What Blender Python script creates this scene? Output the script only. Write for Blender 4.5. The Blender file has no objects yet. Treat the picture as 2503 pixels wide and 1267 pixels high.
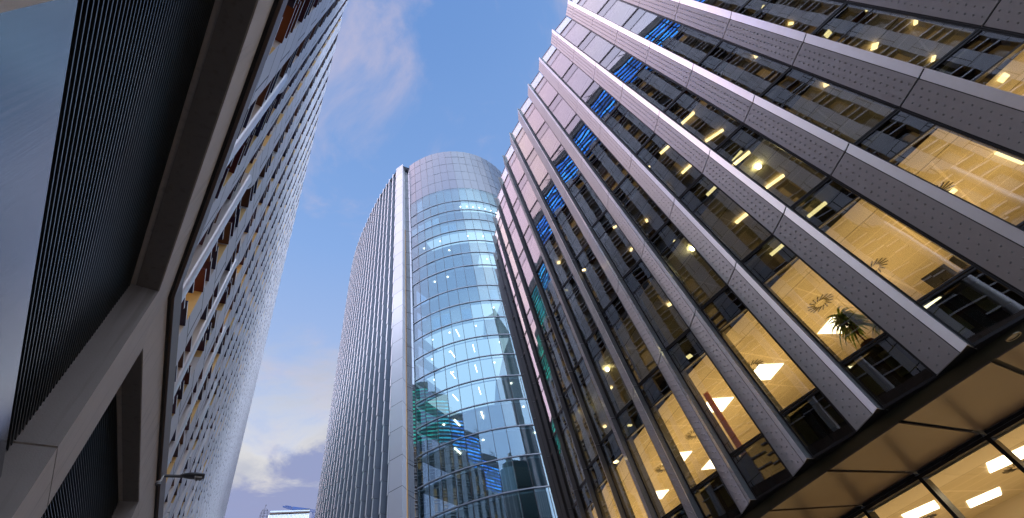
import bpy, bmesh, math, random
from mathutils import Vector, Matrix
random.seed(7)
S = bpy.context.scene
COL = S.collection
rad = math.radians
G = 1.6                                   # eye height: heights below are measured from the eye, G lifts them above the street

# ------------------------------------------------------------------ camera
cd = bpy.data.cameras.new('camera'); cam = bpy.data.objects.new('camera', cd); COL.objects.link(cam)
cd.sensor_width = 36.0; cd.lens = 36.0 * 1060.0 / 2503.0; cd.clip_end = 5000; cd.clip_start = 0.05
Rm = Matrix(((0.95302276, 0.30289871, 0.0), (0.2330714, -0.73332222, -0.63868321), (-0.19345632, 0.60867964, -0.76946979)))
cam.matrix_world = Matrix.Translation((0, 0, G)) @ Rm.to_4x4()
S.camera = cam

# ------------------------------------------------------------------ sky, sun, exposure
S.view_settings.view_transform = 'Standard'; S.view_settings.look = 'None'
S.view_settings.exposure = 2.06; S.view_settings.gamma = 1.0
SUN_AZ, SUN_EL = -142.0, 14.0
w = bpy.data.worlds.new("World"); S.world = w; w.use_nodes = True
nt = w.node_tree; N = nt.nodes; Lk = nt.links
bg = N['Background']; bg.inputs[1].default_value = 0.1

def nd(t, tree=None, **kw):
    n = (tree or nt).nodes.new(t)
    for k, v in kw.items(): setattr(n, k, v)
    return n
def mth(op, a, b=None, c=None, tree=None, clamp=False):
    tr = tree or nt
    n = tr.nodes.new('ShaderNodeMath'); n.operation = op; n.use_clamp = clamp
    for i, v in enumerate((a, b, c)):
        if v is None: continue
        if isinstance(v, (int, float)): n.inputs[i].default_value = v
        else: tr.links.new(v, n.inputs[i])
    return n.outputs[0]
def mix(fac, a, b, tree=None, blend='MIX'):
    tr = tree or nt
    n = tr.nodes.new('ShaderNodeMix'); n.data_type = 'RGBA'; n.blend_type = blend
    for i, v in ((0, fac), (6, a), (7, b)):
        if isinstance(v, (int, float)): n.inputs[i].default_value = v
        elif isinstance(v, tuple): n.inputs[i].default_value = (*v, 1)
        else: tr.links.new(v, n.inputs[i])
    return n.outputs[2]
def ramp(fac, stops, tree=None, interp='LINEAR'):
    tr = tree or nt
    n = tr.nodes.new('ShaderNodeValToRGB'); n.color_ramp.interpolation = interp
    e = n.color_ramp.elements
    while len(e) < len(stops): e.new(0.5)
    for el, (p, c) in zip(e, stops):
        el.position = p; el.color = (*c, 1) if len(c) == 3 else c
    tr.links.new(fac, n.inputs[0]); return n.outputs[0]
def smooth(x, a, b, tree=None):
    tr = tree or nt
    n = tr.nodes.new('ShaderNodeMapRange'); n.interpolation_type = 'SMOOTHSTEP'; n.clamp = True
    tr.links.new(x, n.inputs[0]); n.inputs[1].default_value = a; n.inputs[2].default_value = b
    return n.outputs[0]

tc = nd('ShaderNodeTexCoord'); sep = nd('ShaderNodeSeparateXYZ'); Lk.new(tc.outputs['Generated'], sep.inputs[0])
dx, dy, dz = sep.outputs
sky = nd('ShaderNodeTexSky', sky_type='NISHITA', sun_disc=False); sky.sun_elevation = rad(SUN_EL); sky.sun_rotation = rad(SUN_AZ % 360)
blue = ramp(dz, [(0.0, (1.35, 1.30, 1.62)), (0.30, (1.42, 1.42, 1.85)), (0.55, (1.04, 1.29, 1.90)), (0.80, (0.58, 0.98, 1.84)), (0.95, (0.42, 0.80, 1.65)), (1.0, (0.34, 0.70, 1.55))])
base = mix(0.04, blue, sky.outputs[0], blend='ADD')
# wisps high up: noise laid out on a flat cloud deck
inv = mth('DIVIDE', 1.0, mth('ADD', mth('MAXIMUM', dz, 0.0), 0.12))
cmb = nd('ShaderNodeCombineXYZ'); Lk.new(mth('MULTIPLY', dx, inv), cmb.inputs[0]); Lk.new(mth('MULTIPLY', dy, inv), cmb.inputs[1])
def cloud(scale, detail, rough, dist, off):
    mp = nd('ShaderNodeMapping'); mp.inputs['Location'].default_value = off; Lk.new(cmb.outputs[0], mp.inputs[0])
    n = nd('ShaderNodeTexNoise'); n.inputs['Scale'].default_value = scale; n.inputs['Detail'].default_value = detail
    n.inputs['Roughness'].default_value = rough; n.inputs['Distortion'].default_value = dist
    Lk.new(mp.outputs[0], n.inputs['Vector']); return n.outputs[0]
c1 = cloud(3.2, 8, 0.62, 0.5, (1.228, 0.535, 0))
wisp = mth('MULTIPLY', smooth(c1, 0.44, 0.72), 0.70)
base = mix(wisp, base, (1.5, 1.34, 1.63))
# cloud bank low in the north-west gap between the towers
c2 = cloud(2.6, 9, 0.62, 0.5, (0.2, 2.1, 0)); c3 = cloud(3.4, 9, 0.62, 0.4, (3.7, 0.6, 0))
low = smooth(mth('ADD', dz, mth('MULTIPLY', mth('SUBTRACT', c2, 0.5), 0.55)), 0.66, 0.49)
edge = mth('ADD', mth('SUBTRACT', dz, mth('MULTIPLY', dx, 0.6)), mth('MULTIPLY', mth('SUBTRACT', c3, 0.5), 0.42))
bank = mix(smooth(edge, 0.735, 0.81), (0.66, 0.76, 1.30), mix(smooth(c2, 0.35, 0.65), (1.30, 1.32, 1.45), (2.0, 1.92, 1.78)))
base = mix(mth('MULTIPLY', low, 0.85), base, bank)
base = mix(smooth(dz, -0.02, -0.2), base, (0.8, 0.75, 0.8))
# unseen sky away from the northern gap, brightened as fill for the facades
ndir = (math.sin(rad(-18)) * math.cos(rad(50)), math.cos(rad(-18)) * math.cos(rad(50)), math.sin(rad(50)))
ndot = mth('ADD', mth('ADD', mth('MULTIPLY', dx, ndir[0]), mth('MULTIPLY', dy, ndir[1])), mth('MULTIPLY', dz, ndir[2]))
away = mth('MULTIPLY', smooth(ndot, 0.72, 0.22), smooth(dz, -0.02, 0.05))
base = mix(away, base, mix(smooth(c1, 0.35, 0.75), (6.9, 8.1, 10.6), (10.0, 10.2, 11.4)))
# the west, behind the left-hand building, is pink and lilac, brightened to light the fins
q = mth('ADD', mth('MULTIPLY', dx, 0.766), mth('MULTIPLY', dy, 0.643))
west = mth('MULTIPLY', smooth(q, -0.055, -0.19), smooth(dz, -0.02, 0.05))
wcol = mix(smooth(c3, 0.4, 0.7), (6.6, 5.0, 6.3), (7.7, 5.9, 6.1))
base = mix(mth('MULTIPLY', west, 0.97), base, mix(smooth(dy, -0.15, -0.66), wcol, (4.4, 5.6, 8.2)))
base = mix(smooth(dz, -0.02, -0.2), base, (0.8, 0.75, 0.8))
Lk.new(base, bg.inputs[0])

sl = bpy.data.lights.new('sun', 'SUN'); sl.energy = 0.5; sl.angle = rad(40); sl.color = (1.0, 0.82, 0.74)
so = bpy.data.objects.new('sun', sl); COL.objects.link(so)
sv = Vector((math.sin(rad(SUN_AZ)) * math.cos(rad(SUN_EL)), math.cos(rad(SUN_AZ)) * math.cos(rad(SUN_EL)), math.sin(rad(SUN_EL))))
so.rotation_euler = sv.to_track_quat('Z', 'Y').to_euler(); so.location = sv * 300

S.cycles.max_bounces = 10; S.cycles.glossy_bounces = 5; S.cycles.transparent_max_bounces = 24; S.cycles.diffuse_bounces = 3
S.cycles.use_denoising = True; S.cycles.sample_clamp_indirect = 6.0
try: S.cycles.denoiser = 'OPENIMAGEDENOISE'
except Exception: pass

# ------------------------------------------------------------------ materials
M = {}
def principled(name, col, rough=0.5, metal=0.0, spec=0.5, var=0.0, vscale=3.0, bump=0.0, bscale=40.0, emit=None, es=0.0):
    m = bpy.data.materials.new(name); m.use_nodes = True; t = m.node_tree
    b = t.nodes['Principled BSDF']; b.inputs['Roughness'].default_value = rough; b.inputs['Metallic'].default_value = metal
    b.inputs['Specular IOR Level'].default_value = spec; b.inputs['Base Color'].default_value = (*col, 1)
    if var or bump:
        g = t.nodes.new('ShaderNodeNewGeometry')
    if var:
        n = t.nodes.new('ShaderNodeTexNoise'); n.inputs['Scale'].default_value = vscale; n.inputs['Detail'].default_value = 6; n.inputs['Roughness'].default_value = 0.65
        t.links.new(g.outputs['Position'], n.inputs['Vector'])
        c = mix(n.outputs[0], tuple(max(0, x * (1 - var)) for x in col), tuple(min(1, x * (1 + var)) for x in col), t)
        t.links.new(c, b.inputs['Base Color'])
    if var and name.startswith('stone'):
        mp = t.nodes.new('ShaderNodeMapping'); mp.inputs['Scale'].default_value = (9, 9, 0.5); t.links.new(g.outputs['Position'], mp.inputs[0])
        n3 = t.nodes.new('ShaderNodeTexNoise'); n3.inputs['Scale'].default_value = 1.0; n3.inputs['Detail'].default_value = 7; t.links.new(mp.outputs[0], n3.inputs['Vector'])
        c = mix(smooth(n3.outputs[0], 0.52, 0.75, t), c, tuple(x * 0.78 for x in col), t); t.links.new(c, b.inputs['Base Color'])
    if bump:
        n2 = t.nodes.new('ShaderNodeTexNoise'); n2.inputs['Scale'].default_value = bscale; n2.inputs['Detail'].default_value = 5
        t.links.new(g.outputs['Position'], n2.inputs['Vector'])
        bp = t.nodes.new('ShaderNodeBump'); bp.inputs['Strength'].default_value = bump; bp.inputs['Distance'].default_value = 0.01
        t.links.new(n2.outputs[0], bp.inputs['Height']); t.links.new(bp.outputs[0], b.inputs['Normal'])
    if emit:
        b.inputs['Emission Color'].default_value = (*emit, 1); b.inputs['Emission Strength'].default_value = es
    M[name] = m; return m
def emission(name, col, s):
    m = bpy.data.materials.new(name); m.use_nodes = True; t = m.node_tree; t.nodes.clear()
    e = t.nodes.new('ShaderNodeEmission'); e.inputs[0].default_value = (*col, 1); e.inputs[1].default_value = s
    o = t.nodes.new('ShaderNodeOutputMaterial'); t.links.new(e.outputs[0], o.inputs[0]); M[name] = m; return m
def glass(name, tint, refl=0.3, gcol=(1, 1, 1), rough=0.0, bump=0.0, bscale=1.0):
    m = bpy.data.materials.new(name); m.use_nodes = True; t = m.node_tree; t.nodes.clear()
    o = t.nodes.new('ShaderNodeOutputMaterial'); mx = t.nodes.new('ShaderNodeMixShader')
    tr = t.nodes.new('ShaderNodeBsdfTransparent'); tr.inputs[0].default_value = (*tint, 1)
    gl = t.nodes.new('ShaderNodeBsdfGlossy'); gl.inputs['Roughness'].default_value = rough; gl.inputs[0].default_value = (*gcol, 1)
    lw = t.nodes.new('ShaderNodeLayerWeight'); lw.inputs[0].default_value = 0.5
    f = mth('ADD', refl, mth('MULTIPLY', mth('POWER', lw.outputs['Facing'], 5.0, tree=t), 1 - refl, tree=t), tree=t, clamp=True)
    t.links.new(f, mx.inputs[0]); t.links.new(tr.outputs[0], mx.inputs[1]); t.links.new(gl.outputs[0], mx.inputs[2]); t.links.new(mx.outputs[0], o.inputs[0])
    if bump:
        g = t.nodes.new('ShaderNodeNewGeometry')
        n = t.nodes.new('ShaderNodeTexNoise'); n.inputs['Scale'].default_value = bscale; n.inputs['Detail'].default_value = 1
        t.links.new(g.outputs['Position'], n.inputs['Vector'])
        bp = t.nodes.new('ShaderNodeBump'); bp.inputs['Strength'].default_value = bump; bp.inputs['Distance'].default_value = 0.02
        t.links.new(n.outputs[0], bp.inputs['Height']); t.links.new(bp.outputs[0], gl.inputs['Normal']); t.links.new(bp.outputs[0], lw.inputs['Normal'])
    M[name] = m; return m

principled('fin_light', (0.96, 0.945, 0.925), 0.30, 0.8, var=0.10, vscale=2.5)
principled('fin_stud', (0.47, 0.46, 0.455), 0.36, 0.5, var=0.12, vscale=2.5)
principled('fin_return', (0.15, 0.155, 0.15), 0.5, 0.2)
principled('black', (0.012, 0.012, 0.013), 0.45)
principled('frame_dark', (0.03, 0.03, 0.032), 0.35, 0.3)
principled('bronze', (0.10, 0.085, 0.05), 0.35, 0.6)
principled('soffit', (0.155, 0.115, 0.09), 0.30, 0.3, var=0.08, vscale=0.8)
principled('office_white', (0.72, 0.68, 0.60), 0.8)
principled('office_floor', (0.42, 0.36, 0.28), 0.9)
principled('office_wall', (0.60, 0.52, 0.40), 0.9)
principled('backing_dark', (0.05, 0.05, 0.042), 0.5)
principled('backing_olive', (0.40, 0.34, 0.10), 0.7)
principled('backing_teal', (0.02, 0.05, 0.06), 0.5)
principled('orange', (0.75, 0.27, 0.03), 0.8)
def cloth():
    m = principled('orange', (0.95, 0.42, 0.02), 0.8); t = m.node_tree; b = t.nodes['Principled BSDF']; tr = t.nodes.new('ShaderNodeBsdfTranslucent'); tr.inputs[0].default_value = (1.0, 0.80, 0.12, 1)
    mx = t.nodes.new('ShaderNodeMixShader'); mx.inputs[0].default_value = 0.6; t.links.new(b.outputs[0], mx.inputs[1]); t.links.new(tr.outputs[0], mx.inputs[2]); t.links.new(mx.outputs[0], t.nodes['Material Output'].inputs[0])
cloth()
def leafm():
    m = principled('leaf', (0.10, 0.17, 0.04), 0.5, var=0.4, vscale=20); t = m.node_tree; b = t.nodes['Principled BSDF']; tr = t.nodes.new('ShaderNodeBsdfTranslucent'); tr.inputs[0].default_value = (0.30, 0.45, 0.10, 1)
    mx = t.nodes.new('ShaderNodeMixShader'); mx.inputs[0].default_value = 0.5; t.links.new(b.outputs[0], mx.inputs[1]); t.links.new(tr.outputs[0], mx.inputs[2]); t.links.new(mx.outputs[0], t.nodes['Material Output'].inputs[0])
leafm()
principled('terracotta', (0.25, 0.10, 0.05), 0.7)
principled('desk_pale', (0.55, 0.48, 0.38), 0.6)
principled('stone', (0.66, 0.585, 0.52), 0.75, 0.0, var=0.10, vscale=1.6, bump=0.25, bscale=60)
principled('stone_shade', (0.30, 0.27, 0.25), 0.8, 0.0, var=0.14, vscale=2.0, bump=0.25, bscale=60)  # darker copy of the stone: shade of soffit and side reveals painted in
principled('trim_brown', (0.20, 0.15, 0.125), 0.5, 0.3)
principled('louvre', (0.22, 0.24, 0.25), 0.28, 0.7)
principled('rail_white', (0.72, 0.72, 0.74), 0.3, 0.4)
principled('scoop', (0.30, 0.28, 0.24), 0.45, 0.3)
principled('blade_edge', (0.75, 0.76, 0.80), 0.4, 0.2)
for nme, c in (('blade_navy', (0.02, 0.02, 0.085)), ('blade_brown', (0.13, 0.06, 0.042)), ('blade_purple', (0.065, 0.02, 0.055)), ('blade_rust', (0.15, 0.04, 0.02)), ('blade_wine', (0.11, 0.02, 0.03))):
    principled(nme, c, 0.5, 0.1)
principled('asphalt', (0.05, 0.05, 0.052), 0.9, var=0.3, vscale=8, bump=0.4, bscale=80)
principled('paving', (0.24, 0.23, 0.22), 0.85, var=0.15, vscale=4)
principled('line_white', (0.7, 0.7, 0.68), 0.7, var=0.1, vscale=20)
principled('tower_metal', (0.26, 0.29, 0.33), 0.4, 0.1, var=0.10, vscale=1.2)
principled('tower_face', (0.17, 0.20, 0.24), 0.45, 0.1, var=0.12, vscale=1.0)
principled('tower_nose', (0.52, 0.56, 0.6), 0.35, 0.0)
principled('pilaster', (0.75, 0.75, 0.8), 0.4, 0.0, var=0.07, vscale=0.8)
principled('crown', (0.105, 0.13, 0.165), 0.22, 0.5)
principled('slab_pale', (0.62, 0.64, 0.64), 0.8)
principled('core_grey', (0.30, 0.32, 0.34), 0.8)
principled('blind', (0.80, 0.82, 0.82), 0.8)
principled('corrugated', (0.56, 0.64, 0.68), 0.45, 0.3)
principled('far_wall', (0.34, 0.34, 0.36), 0.8)
principled('crane_blue', (0.008, 0.05, 0.20), 0.45)
principled('steel_dark', (0.05, 0.05, 0.06), 0.5, 0.4)
principled('lamp_grey', (0.13, 0.135, 0.14), 0.4, 0.4)
principled('lamp_lens', (0.30, 0.29, 0.26), 0.25)
principled('sign_white', (0.75, 0.75, 0.75), 0.6)
principled('sign_red', (0.55, 0.03, 0.02), 0.6)
emission('panel_light', (1.0, 0.80, 0.52), 2.0)
emission('tube_light', (1.0, 0.74, 0.34), 1.0)
emission('bulb_light', (1.0, 0.88, 0.45), 10.0)
emission('tower_dot', (1.0, 0.86, 0.6), 5.0)
emission('ceiling_glow', (0.72, 0.84, 0.90), 0.34)  # slab undersides glow by themselves, standing in for lamp-lit ceilings
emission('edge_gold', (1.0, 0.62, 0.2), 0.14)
def rooms():
    m = bpy.data.materials.new('lit_rooms'); m.use_nodes = True; t = m.node_tree; b = t.nodes['Principled BSDF']
    uv = t.nodes.new('ShaderNodeUVMap'); sp = t.nodes.new('ShaderNodeSeparateXYZ'); t.links.new(uv.outputs[0], sp.inputs[0]); cb = t.nodes.new('ShaderNodeCombineXYZ')
    t.links.new(mth('FLOOR', mth('DIVIDE', sp.outputs[0], 1.886, tree=t), tree=t), cb.inputs[0]); t.links.new(mth('FLOOR', mth('DIVIDE', sp.outputs[1], 3.42, tree=t), tree=t), cb.inputs[1])
    wn = t.nodes.new('ShaderNodeTexWhiteNoise'); wn.noise_dimensions = '2D'; t.links.new(cb.outputs[0], wn.inputs['Vector'])
    on = mth('MULTIPLY', smooth(wn.outputs['Value'], 0.50, 1.0, t), 0.22, tree=t)
    b.inputs['Base Color'].default_value = (0.10, 0.09, 0.085, 1); b.inputs['Emission Color'].default_value = (1.0, 0.62, 0.22, 1); t.links.new(on, b.inputs['Emission Strength']); M['lit_rooms'] = m
rooms()
emission('red_lamp', (1.0, 0.05, 0.03), 6.0)
glass('office_glass', (0.72, 0.73, 0.70), 0.115, (0.93, 0.92, 0.98), 0.0, 0.10, 0.9)
glass('spandrel_glass', (0.50, 0.54, 0.52), 0.115, (0.90, 0.90, 0.97), 0.0, 0.10, 0.9)
glass('clear_glass', (0.90, 0.96, 0.97), 0.06)
glass('ground_glass', (0.93, 0.93, 0.90), 0.06)
glass('tower_glass', (0.55, 0.66, 0.70), 0.15, (0.52, 0.68, 0.78), 0.0, 0.06, 0.5)
glass('flank_glass', (0.3, 0.36, 0.4), 0.35, (0.8, 0.85, 0.9))
glass('window_dark', (0.72, 0.70, 0.66), 0.08)

def brushed():
    m = bpy.data.materials.new('panel_gloss'); m.use_nodes = True; t = m.node_tree
    b = t.nodes['Principled BSDF']; b.inputs['Base Color'].default_value = (0.22, 0.235, 0.27, 1); b.inputs['Metallic'].default_value = 0.9
    b.inputs['Roughness'].default_value = 0.2
    g = t.nodes.new('ShaderNodeNewGeometry'); mp = t.nodes.new('ShaderNodeMapping'); mp.inputs['Scale'].default_value = (14, 14, 0.6)
    t.links.new(g.outputs['Position'], mp.inputs[0])
    n = t.nodes.new('ShaderNodeTexNoise'); n.inputs['Scale'].default_value = 1.5; n.inputs['Detail'].default_value = 4; t.links.new(mp.outputs[0], n.inputs['Vector'])
    bp = t.nodes.new('ShaderNodeBump'); bp.inputs['Strength'].default_value = 0.12; bp.inputs['Distance'].default_value = 0.01
    t.links.new(n.outputs[0], bp.inputs['Height']); t.links.new(bp.outputs[0], b.inputs['Normal']); M['panel_gloss'] = m
brushed()

def clad(name, col, pitch, lw, split=None, phase=0.0, rough=0.42, metal=0.25, var=0.07, half=True):
    """panels with thin open joints; object coordinates: x across the panel, z up"""
    m = bpy.data.materials.new(name); m.use_nodes = True; t = m.node_tree; b = t.nodes['Principled BSDF']
    b.inputs['Roughness'].default_value = rough; b.inputs['Metallic'].default_value = metal
    c = t.nodes.new('ShaderNodeTexCoord'); sp = t.nodes.new('ShaderNodeSeparateXYZ'); t.links.new(c.outputs['Object'], sp.inputs[0])
    inf = t.nodes.new('ShaderNodeObjectInfo')
    z = mth('ADD', sp.outputs[2], mth('MULTIPLY', inf.outputs['Random'], pitch * phase, tree=t), tree=t)
    if split: z = mth('ADD', z, mth('MULTIPLY', sp.outputs[0], 0.25, tree=t), tree=t)
    zz = mth('DIVIDE', z, pitch, tree=t); fr = mth('FRACT', zz, tree=t)
    j = mth('LESS_THAN', fr, lw / pitch, tree=t)
    if split:
        v = mth('LESS_THAN', mth('ABSOLUTE', mth('SUBTRACT', sp.outputs[0], split, tree=t), tree=t), lw * 0.6, tree=t)
        if half: v = mth('MULTIPLY', v, mth('LESS_THAN', mth('FRACT', mth('MULTIPLY', zz, 0.5, tree=t), tree=t), 0.5, tree=t), tree=t)
        j = mth('MAXIMUM', j, v, tree=t)
    wn = t.nodes.new('ShaderNodeTexWhiteNoise'); wn.noise_dimensions = '2D'
    cb = t.nodes.new('ShaderNodeCombineXYZ'); t.links.new(mth('FLOOR', zz, tree=t), cb.inputs[0]); t.links.new(inf.outputs['Random'], cb.inputs[1]); t.links.new(cb.outputs[0], wn.inputs['Vector'])
    pc = mix(wn.outputs['Value'], tuple(x * (1 - var) for x in col), tuple(min(1, x * (1 + var)) for x in col), t)
    t.links.new(mix(j, pc, (0.02, 0.02, 0.025), t), b.inputs['Base Color']); M[name] = m; return m
clad('pier_clad', (0.68, 0.69, 0.74), 1.14, 0.045, split=0.68, metal=0.0)
clad('pilaster_clad', (0.40, 0.42, 0.46), 3.96, 0.07, metal=0.0)
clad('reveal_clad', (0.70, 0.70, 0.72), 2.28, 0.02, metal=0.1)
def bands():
    """side reveal of the piers: grey sheets, with warm room light painted in as gold bands"""
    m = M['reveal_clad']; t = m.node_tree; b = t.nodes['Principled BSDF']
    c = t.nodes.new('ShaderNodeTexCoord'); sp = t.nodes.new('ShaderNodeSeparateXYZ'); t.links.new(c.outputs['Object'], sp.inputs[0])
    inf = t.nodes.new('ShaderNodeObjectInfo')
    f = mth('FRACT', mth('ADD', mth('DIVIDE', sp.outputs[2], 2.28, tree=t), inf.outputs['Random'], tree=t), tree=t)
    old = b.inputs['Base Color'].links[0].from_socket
    t.links.new(mix(mth('LESS_THAN', f, 0.5, tree=t), old, mix(0.85, old, (0.85, 0.58, 0.18), t), t), b.inputs['Base Color'])  # gold tint stands for light spilling from the rooms
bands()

def tiles():
    """suspended ceiling: a plain margin strip along the glass, then a grid of tiles (u = along facade, v = distance in)"""
    m = bpy.data.materials.new('ceiling_tiles'); m.use_nodes = True; t = m.node_tree; b = t.nodes['Principled BSDF']; b.inputs['Roughness'].default_value = 0.8
    uv = t.nodes.new('ShaderNodeUVMap'); sp = t.nodes.new('ShaderNodeSeparateXYZ'); t.links.new(uv.outputs[0], sp.inputs[0])
    def ln(s, pitch, wd): return mth('LESS_THAN', mth('FRACT', mth('DIVIDE', s, pitch, tree=t), tree=t), wd / pitch, tree=t)
    inn = mth('GREATER_THAN', sp.outputs[1], 1.45, tree=t)
    li = mth('MULTIPLY', mth('MAXIMUM', ln(sp.outputs[0], 1.5, 0.06, ), ln(sp.outputs[1], 0.75, 0.035), tree=t), inn, tree=t)
    ed = mth('LESS_THAN', mth('ABSOLUTE', mth('SUBTRACT', sp.outputs[1], 1.44, tree=t), tree=t), 0.012, tree=t)
    c = mix(inn, (0.74, 0.66, 0.52), (0.60, 0.52, 0.38), t)
    c = mix(li, c, (0.80, 0.70, 0.54), t); c = mix(ed, c, (0.10, 0.08, 0.05), t)
    t.links.new(c, b.inputs['Base Color']); M['ceiling_tiles'] = m
tiles()

def stripes():
    """blind-screened storeys lit blue and green from inside (u = along street in metres, v = height)"""
    m = bpy.data.materials.new('lit_storeys'); m.use_nodes = True; t = m.node_tree; t.nodes.clear()
    o = t.nodes.new('ShaderNodeOutputMaterial'); b = t.nodes.new('ShaderNodeBsdfPrincipled'); t.links.new(b.outputs[0], o.inputs[0])
    uv = t.nodes.new('ShaderNodeUVMap'); sp = t.nodes.new('ShaderNodeSeparateXYZ'); t.links.new(uv.outputs[0], sp.inputs[0])
    cell = mth('FLOOR', mth('DIVIDE', sp.outputs[0], 1.886, tree=t), tree=t); row = mth('FLOOR', mth('DIVIDE', sp.outputs[1], 0.8, tree=t), tree=t)
    cb = t.nodes.new('ShaderNodeCombineXYZ'); t.links.new(cell, cb.inputs[0]); t.links.new(row, cb.inputs[1])
    wn = t.nodes.new('ShaderNodeTexWhiteNoise'); wn.noise_dimensions = '2D'; t.links.new(cb.outputs[0], wn.inputs['Vector'])
    on = mth('LESS_THAN', mth('FRACT', mth('DIVIDE', sp.outputs[1], 0.8, tree=t), tree=t), 0.42, tree=t)
    hue = mth('ADD', smooth(sp.outputs[0], 28, 50, t), mth('MULTIPLY', mth('SUBTRACT', wn.outputs['Value'], 0.5, tree=t), 0.3, tree=t), tree=t, clamp=True)
    c = ramp(hue, [(0.0, (0.02, 0.17, 0.80)), (0.25, (0.04, 0.36, 0.85)), (0.6, (0.03, 0.50, 0.72)), (1.0, (0.03, 0.70, 0.55))], t)
    s = mth('MULTIPLY', on, mth('MULTIPLY_ADD', wn.outputs['Value'], 1.7, 0.5, tree=t), tree=t)
    s = mth('MULTIPLY', s, mth('SUBTRACT', 1.0, mth('MULTIPLY', hue, 0.72, tree=t), tree=t), tree=t)
    t.links.new(c, b.inputs['Emission Color']); t.links.new(s, b.inputs['Emission Strength'])
    b.inputs['Base Color'].default_value = (0.08, 0.07, 0.06, 1); b.inputs['Roughness'].default_value = 0.3; M['lit_storeys'] = m
stripes()

# ------------------------------------------------------------------ mesh helpers
class MB:
    def __init__(s): s.v = []; s.f = []; s.m = []; s.uv = {}; s.mats = []
    def mi(s, name):
        if name not in s.mats: s.mats.append(name)
        return s.mats.index(name)
    def face(s, pts, mat, uv=None):
        i0 = len(s.v); s.v += [tuple(p) for p in pts]; s.f.append(tuple(range(i0, i0 + len(pts)))); s.m.append(s.mi(mat))
        if uv: s.uv[len(s.f) - 1] = uv
    def prism(s, poly, z0, z1, mats, cap=None, dz0=None):
        """poly: plan points in order; mats: one name or a list, one per side"""
        n = len(poly)
        for i in range(n):
            a, b = poly[i], poly[(i + 1) % n]; mt = mats if isinstance(mats, str) else mats[i]
            s.face([(a[0], a[1], z0), (b[0], b[1], z0), (b[0], b[1], z1), (a[0], a[1], z1)], mt)
        cm = cap or (mats if isinstance(mats, str) else mats[0])
        s.face([(p[0], p[1], z1) for p in poly], cm); s.face([(p[0], p[1], z0) for p in reversed(poly)], cm)
    def loft(s, p0, z0, p1, z1, mats):
        n = len(p0)
        for i in range(n):
            j = (i + 1) % n; mt = mats if isinstance(mats, str) else mats[i]
            s.face([(*p0[i], z0), (*p0[j], z0), (*p1[j], z1), (*p1[i], z1)], mt)
        mt = mats if isinstance(mats, str) else mats[0]
        s.face([(*p, z1) for p in p1], mt); s.face([(*p, z0) for p in reversed(p0)], mt)
    def box(s, o, ex, ey, x, y, z, mat):
        P = lambda a, b: (o[0] + ex[0] * a + ey[0] * b, o[1] + ex[1] * a + ey[1] * b)
        s.prism([P(x[0], y[0]), P(x[1], y[0]), P(x[1], y[1]), P(x[0], y[1])], z[0], z[1], mat)
    def bar(s, a, b, wd, mat, n=4, w2=None):
        a, b = Vector(a), Vector(b); d = (b - a).normalized(); up = Vector((0, 0, 1)) if abs(d.z) < 0.9 else Vector((1, 0, 0))
        e1 = d.cross(up).normalized(); e2 = d.cross(e1); w2 = wd if w2 is None else w2
        ring = lambda p, r: [p + (e1 * math.cos(2 * math.pi * (k + .5) / n) + e2 * math.sin(2 * math.pi * (k + .5) / n)) * r for k in range(n)]
        A, B = ring(a, wd), ring(b, w2)
        for k in range(n): s.face([A[k], A[(k + 1) % n], B[(k + 1) % n], B[k]], mat)
        s.face(list(reversed(A)), mat); s.face(B, mat)
    def build(s, name, parent=None, loc=None, rot=None, smooth=False):
        me = bpy.data.meshes.new(name); me.from_pydata(s.v, [], s.f)
        for n in s.mats: me.materials.append(M[n])
        for p, i in zip(me.polygons, s.m): p.material_index = i; p.use_smooth = smooth
        if s.uv:
            ul = me.uv_layers.new(name='UVMap')
            for fi, uvs in s.uv.items():
                for li, c in zip(me.polygons[fi].loop_indices, uvs): ul.data[li].uv = c
        me.update()
        o = bpy.data.objects.new(name, me); COL.objects.link(o)
        if loc: o.location = loc
        if rot is not None: o.rotation_euler = (0, 0, rot)
        if parent: o.parent = parent
        return o
def fixnormals(o):
    bm = bmesh.new(); bm.from_mesh(o.data); bmesh.ops.remove_doubles(bm, verts=bm.verts, dist=1e-5)
    bmesh.ops.recalc_face_normals(bm, faces=bm.faces); bm.to_mesh(o.data); bm.free(); return o
def tag(o, label=None, cat=None, group=None, kind=None):
    if label: o['label'] = label
    if cat: o['category'] = cat
    if group: o['group'] = group
    if kind: o['kind'] = kind
    return o
def empty(name, label, cat, loc=(0, 0, 0), group=None):
    o = bpy.data.objects.new(name, None); COL.objects.link(o); o.location = loc; o.empty_display_size = 0.5
    return tag(o, label, cat, group)
def clone(o, parent, loc=None, rot=None):
    c = o.copy(); COL.objects.link(c); c.parent = parent
    if loc is not None: c.location = loc
    if rot is not None: c.rotation_euler = (0, 0, rot)
    for ch in list(o.children):
        d = ch.copy(); COL.objects.link(d); d.parent = c
    return c
V2 = lambda a: Vector((a[0], a[1]))

# ------------------------------------------------------------------ ground
g = MB(); g.face([(-900, -900, 0), (900, -900, 0), (900, 900, 0), (-900, 900, 0)], 'asphalt'); tag(g.build('road'), kind='structure')

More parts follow.
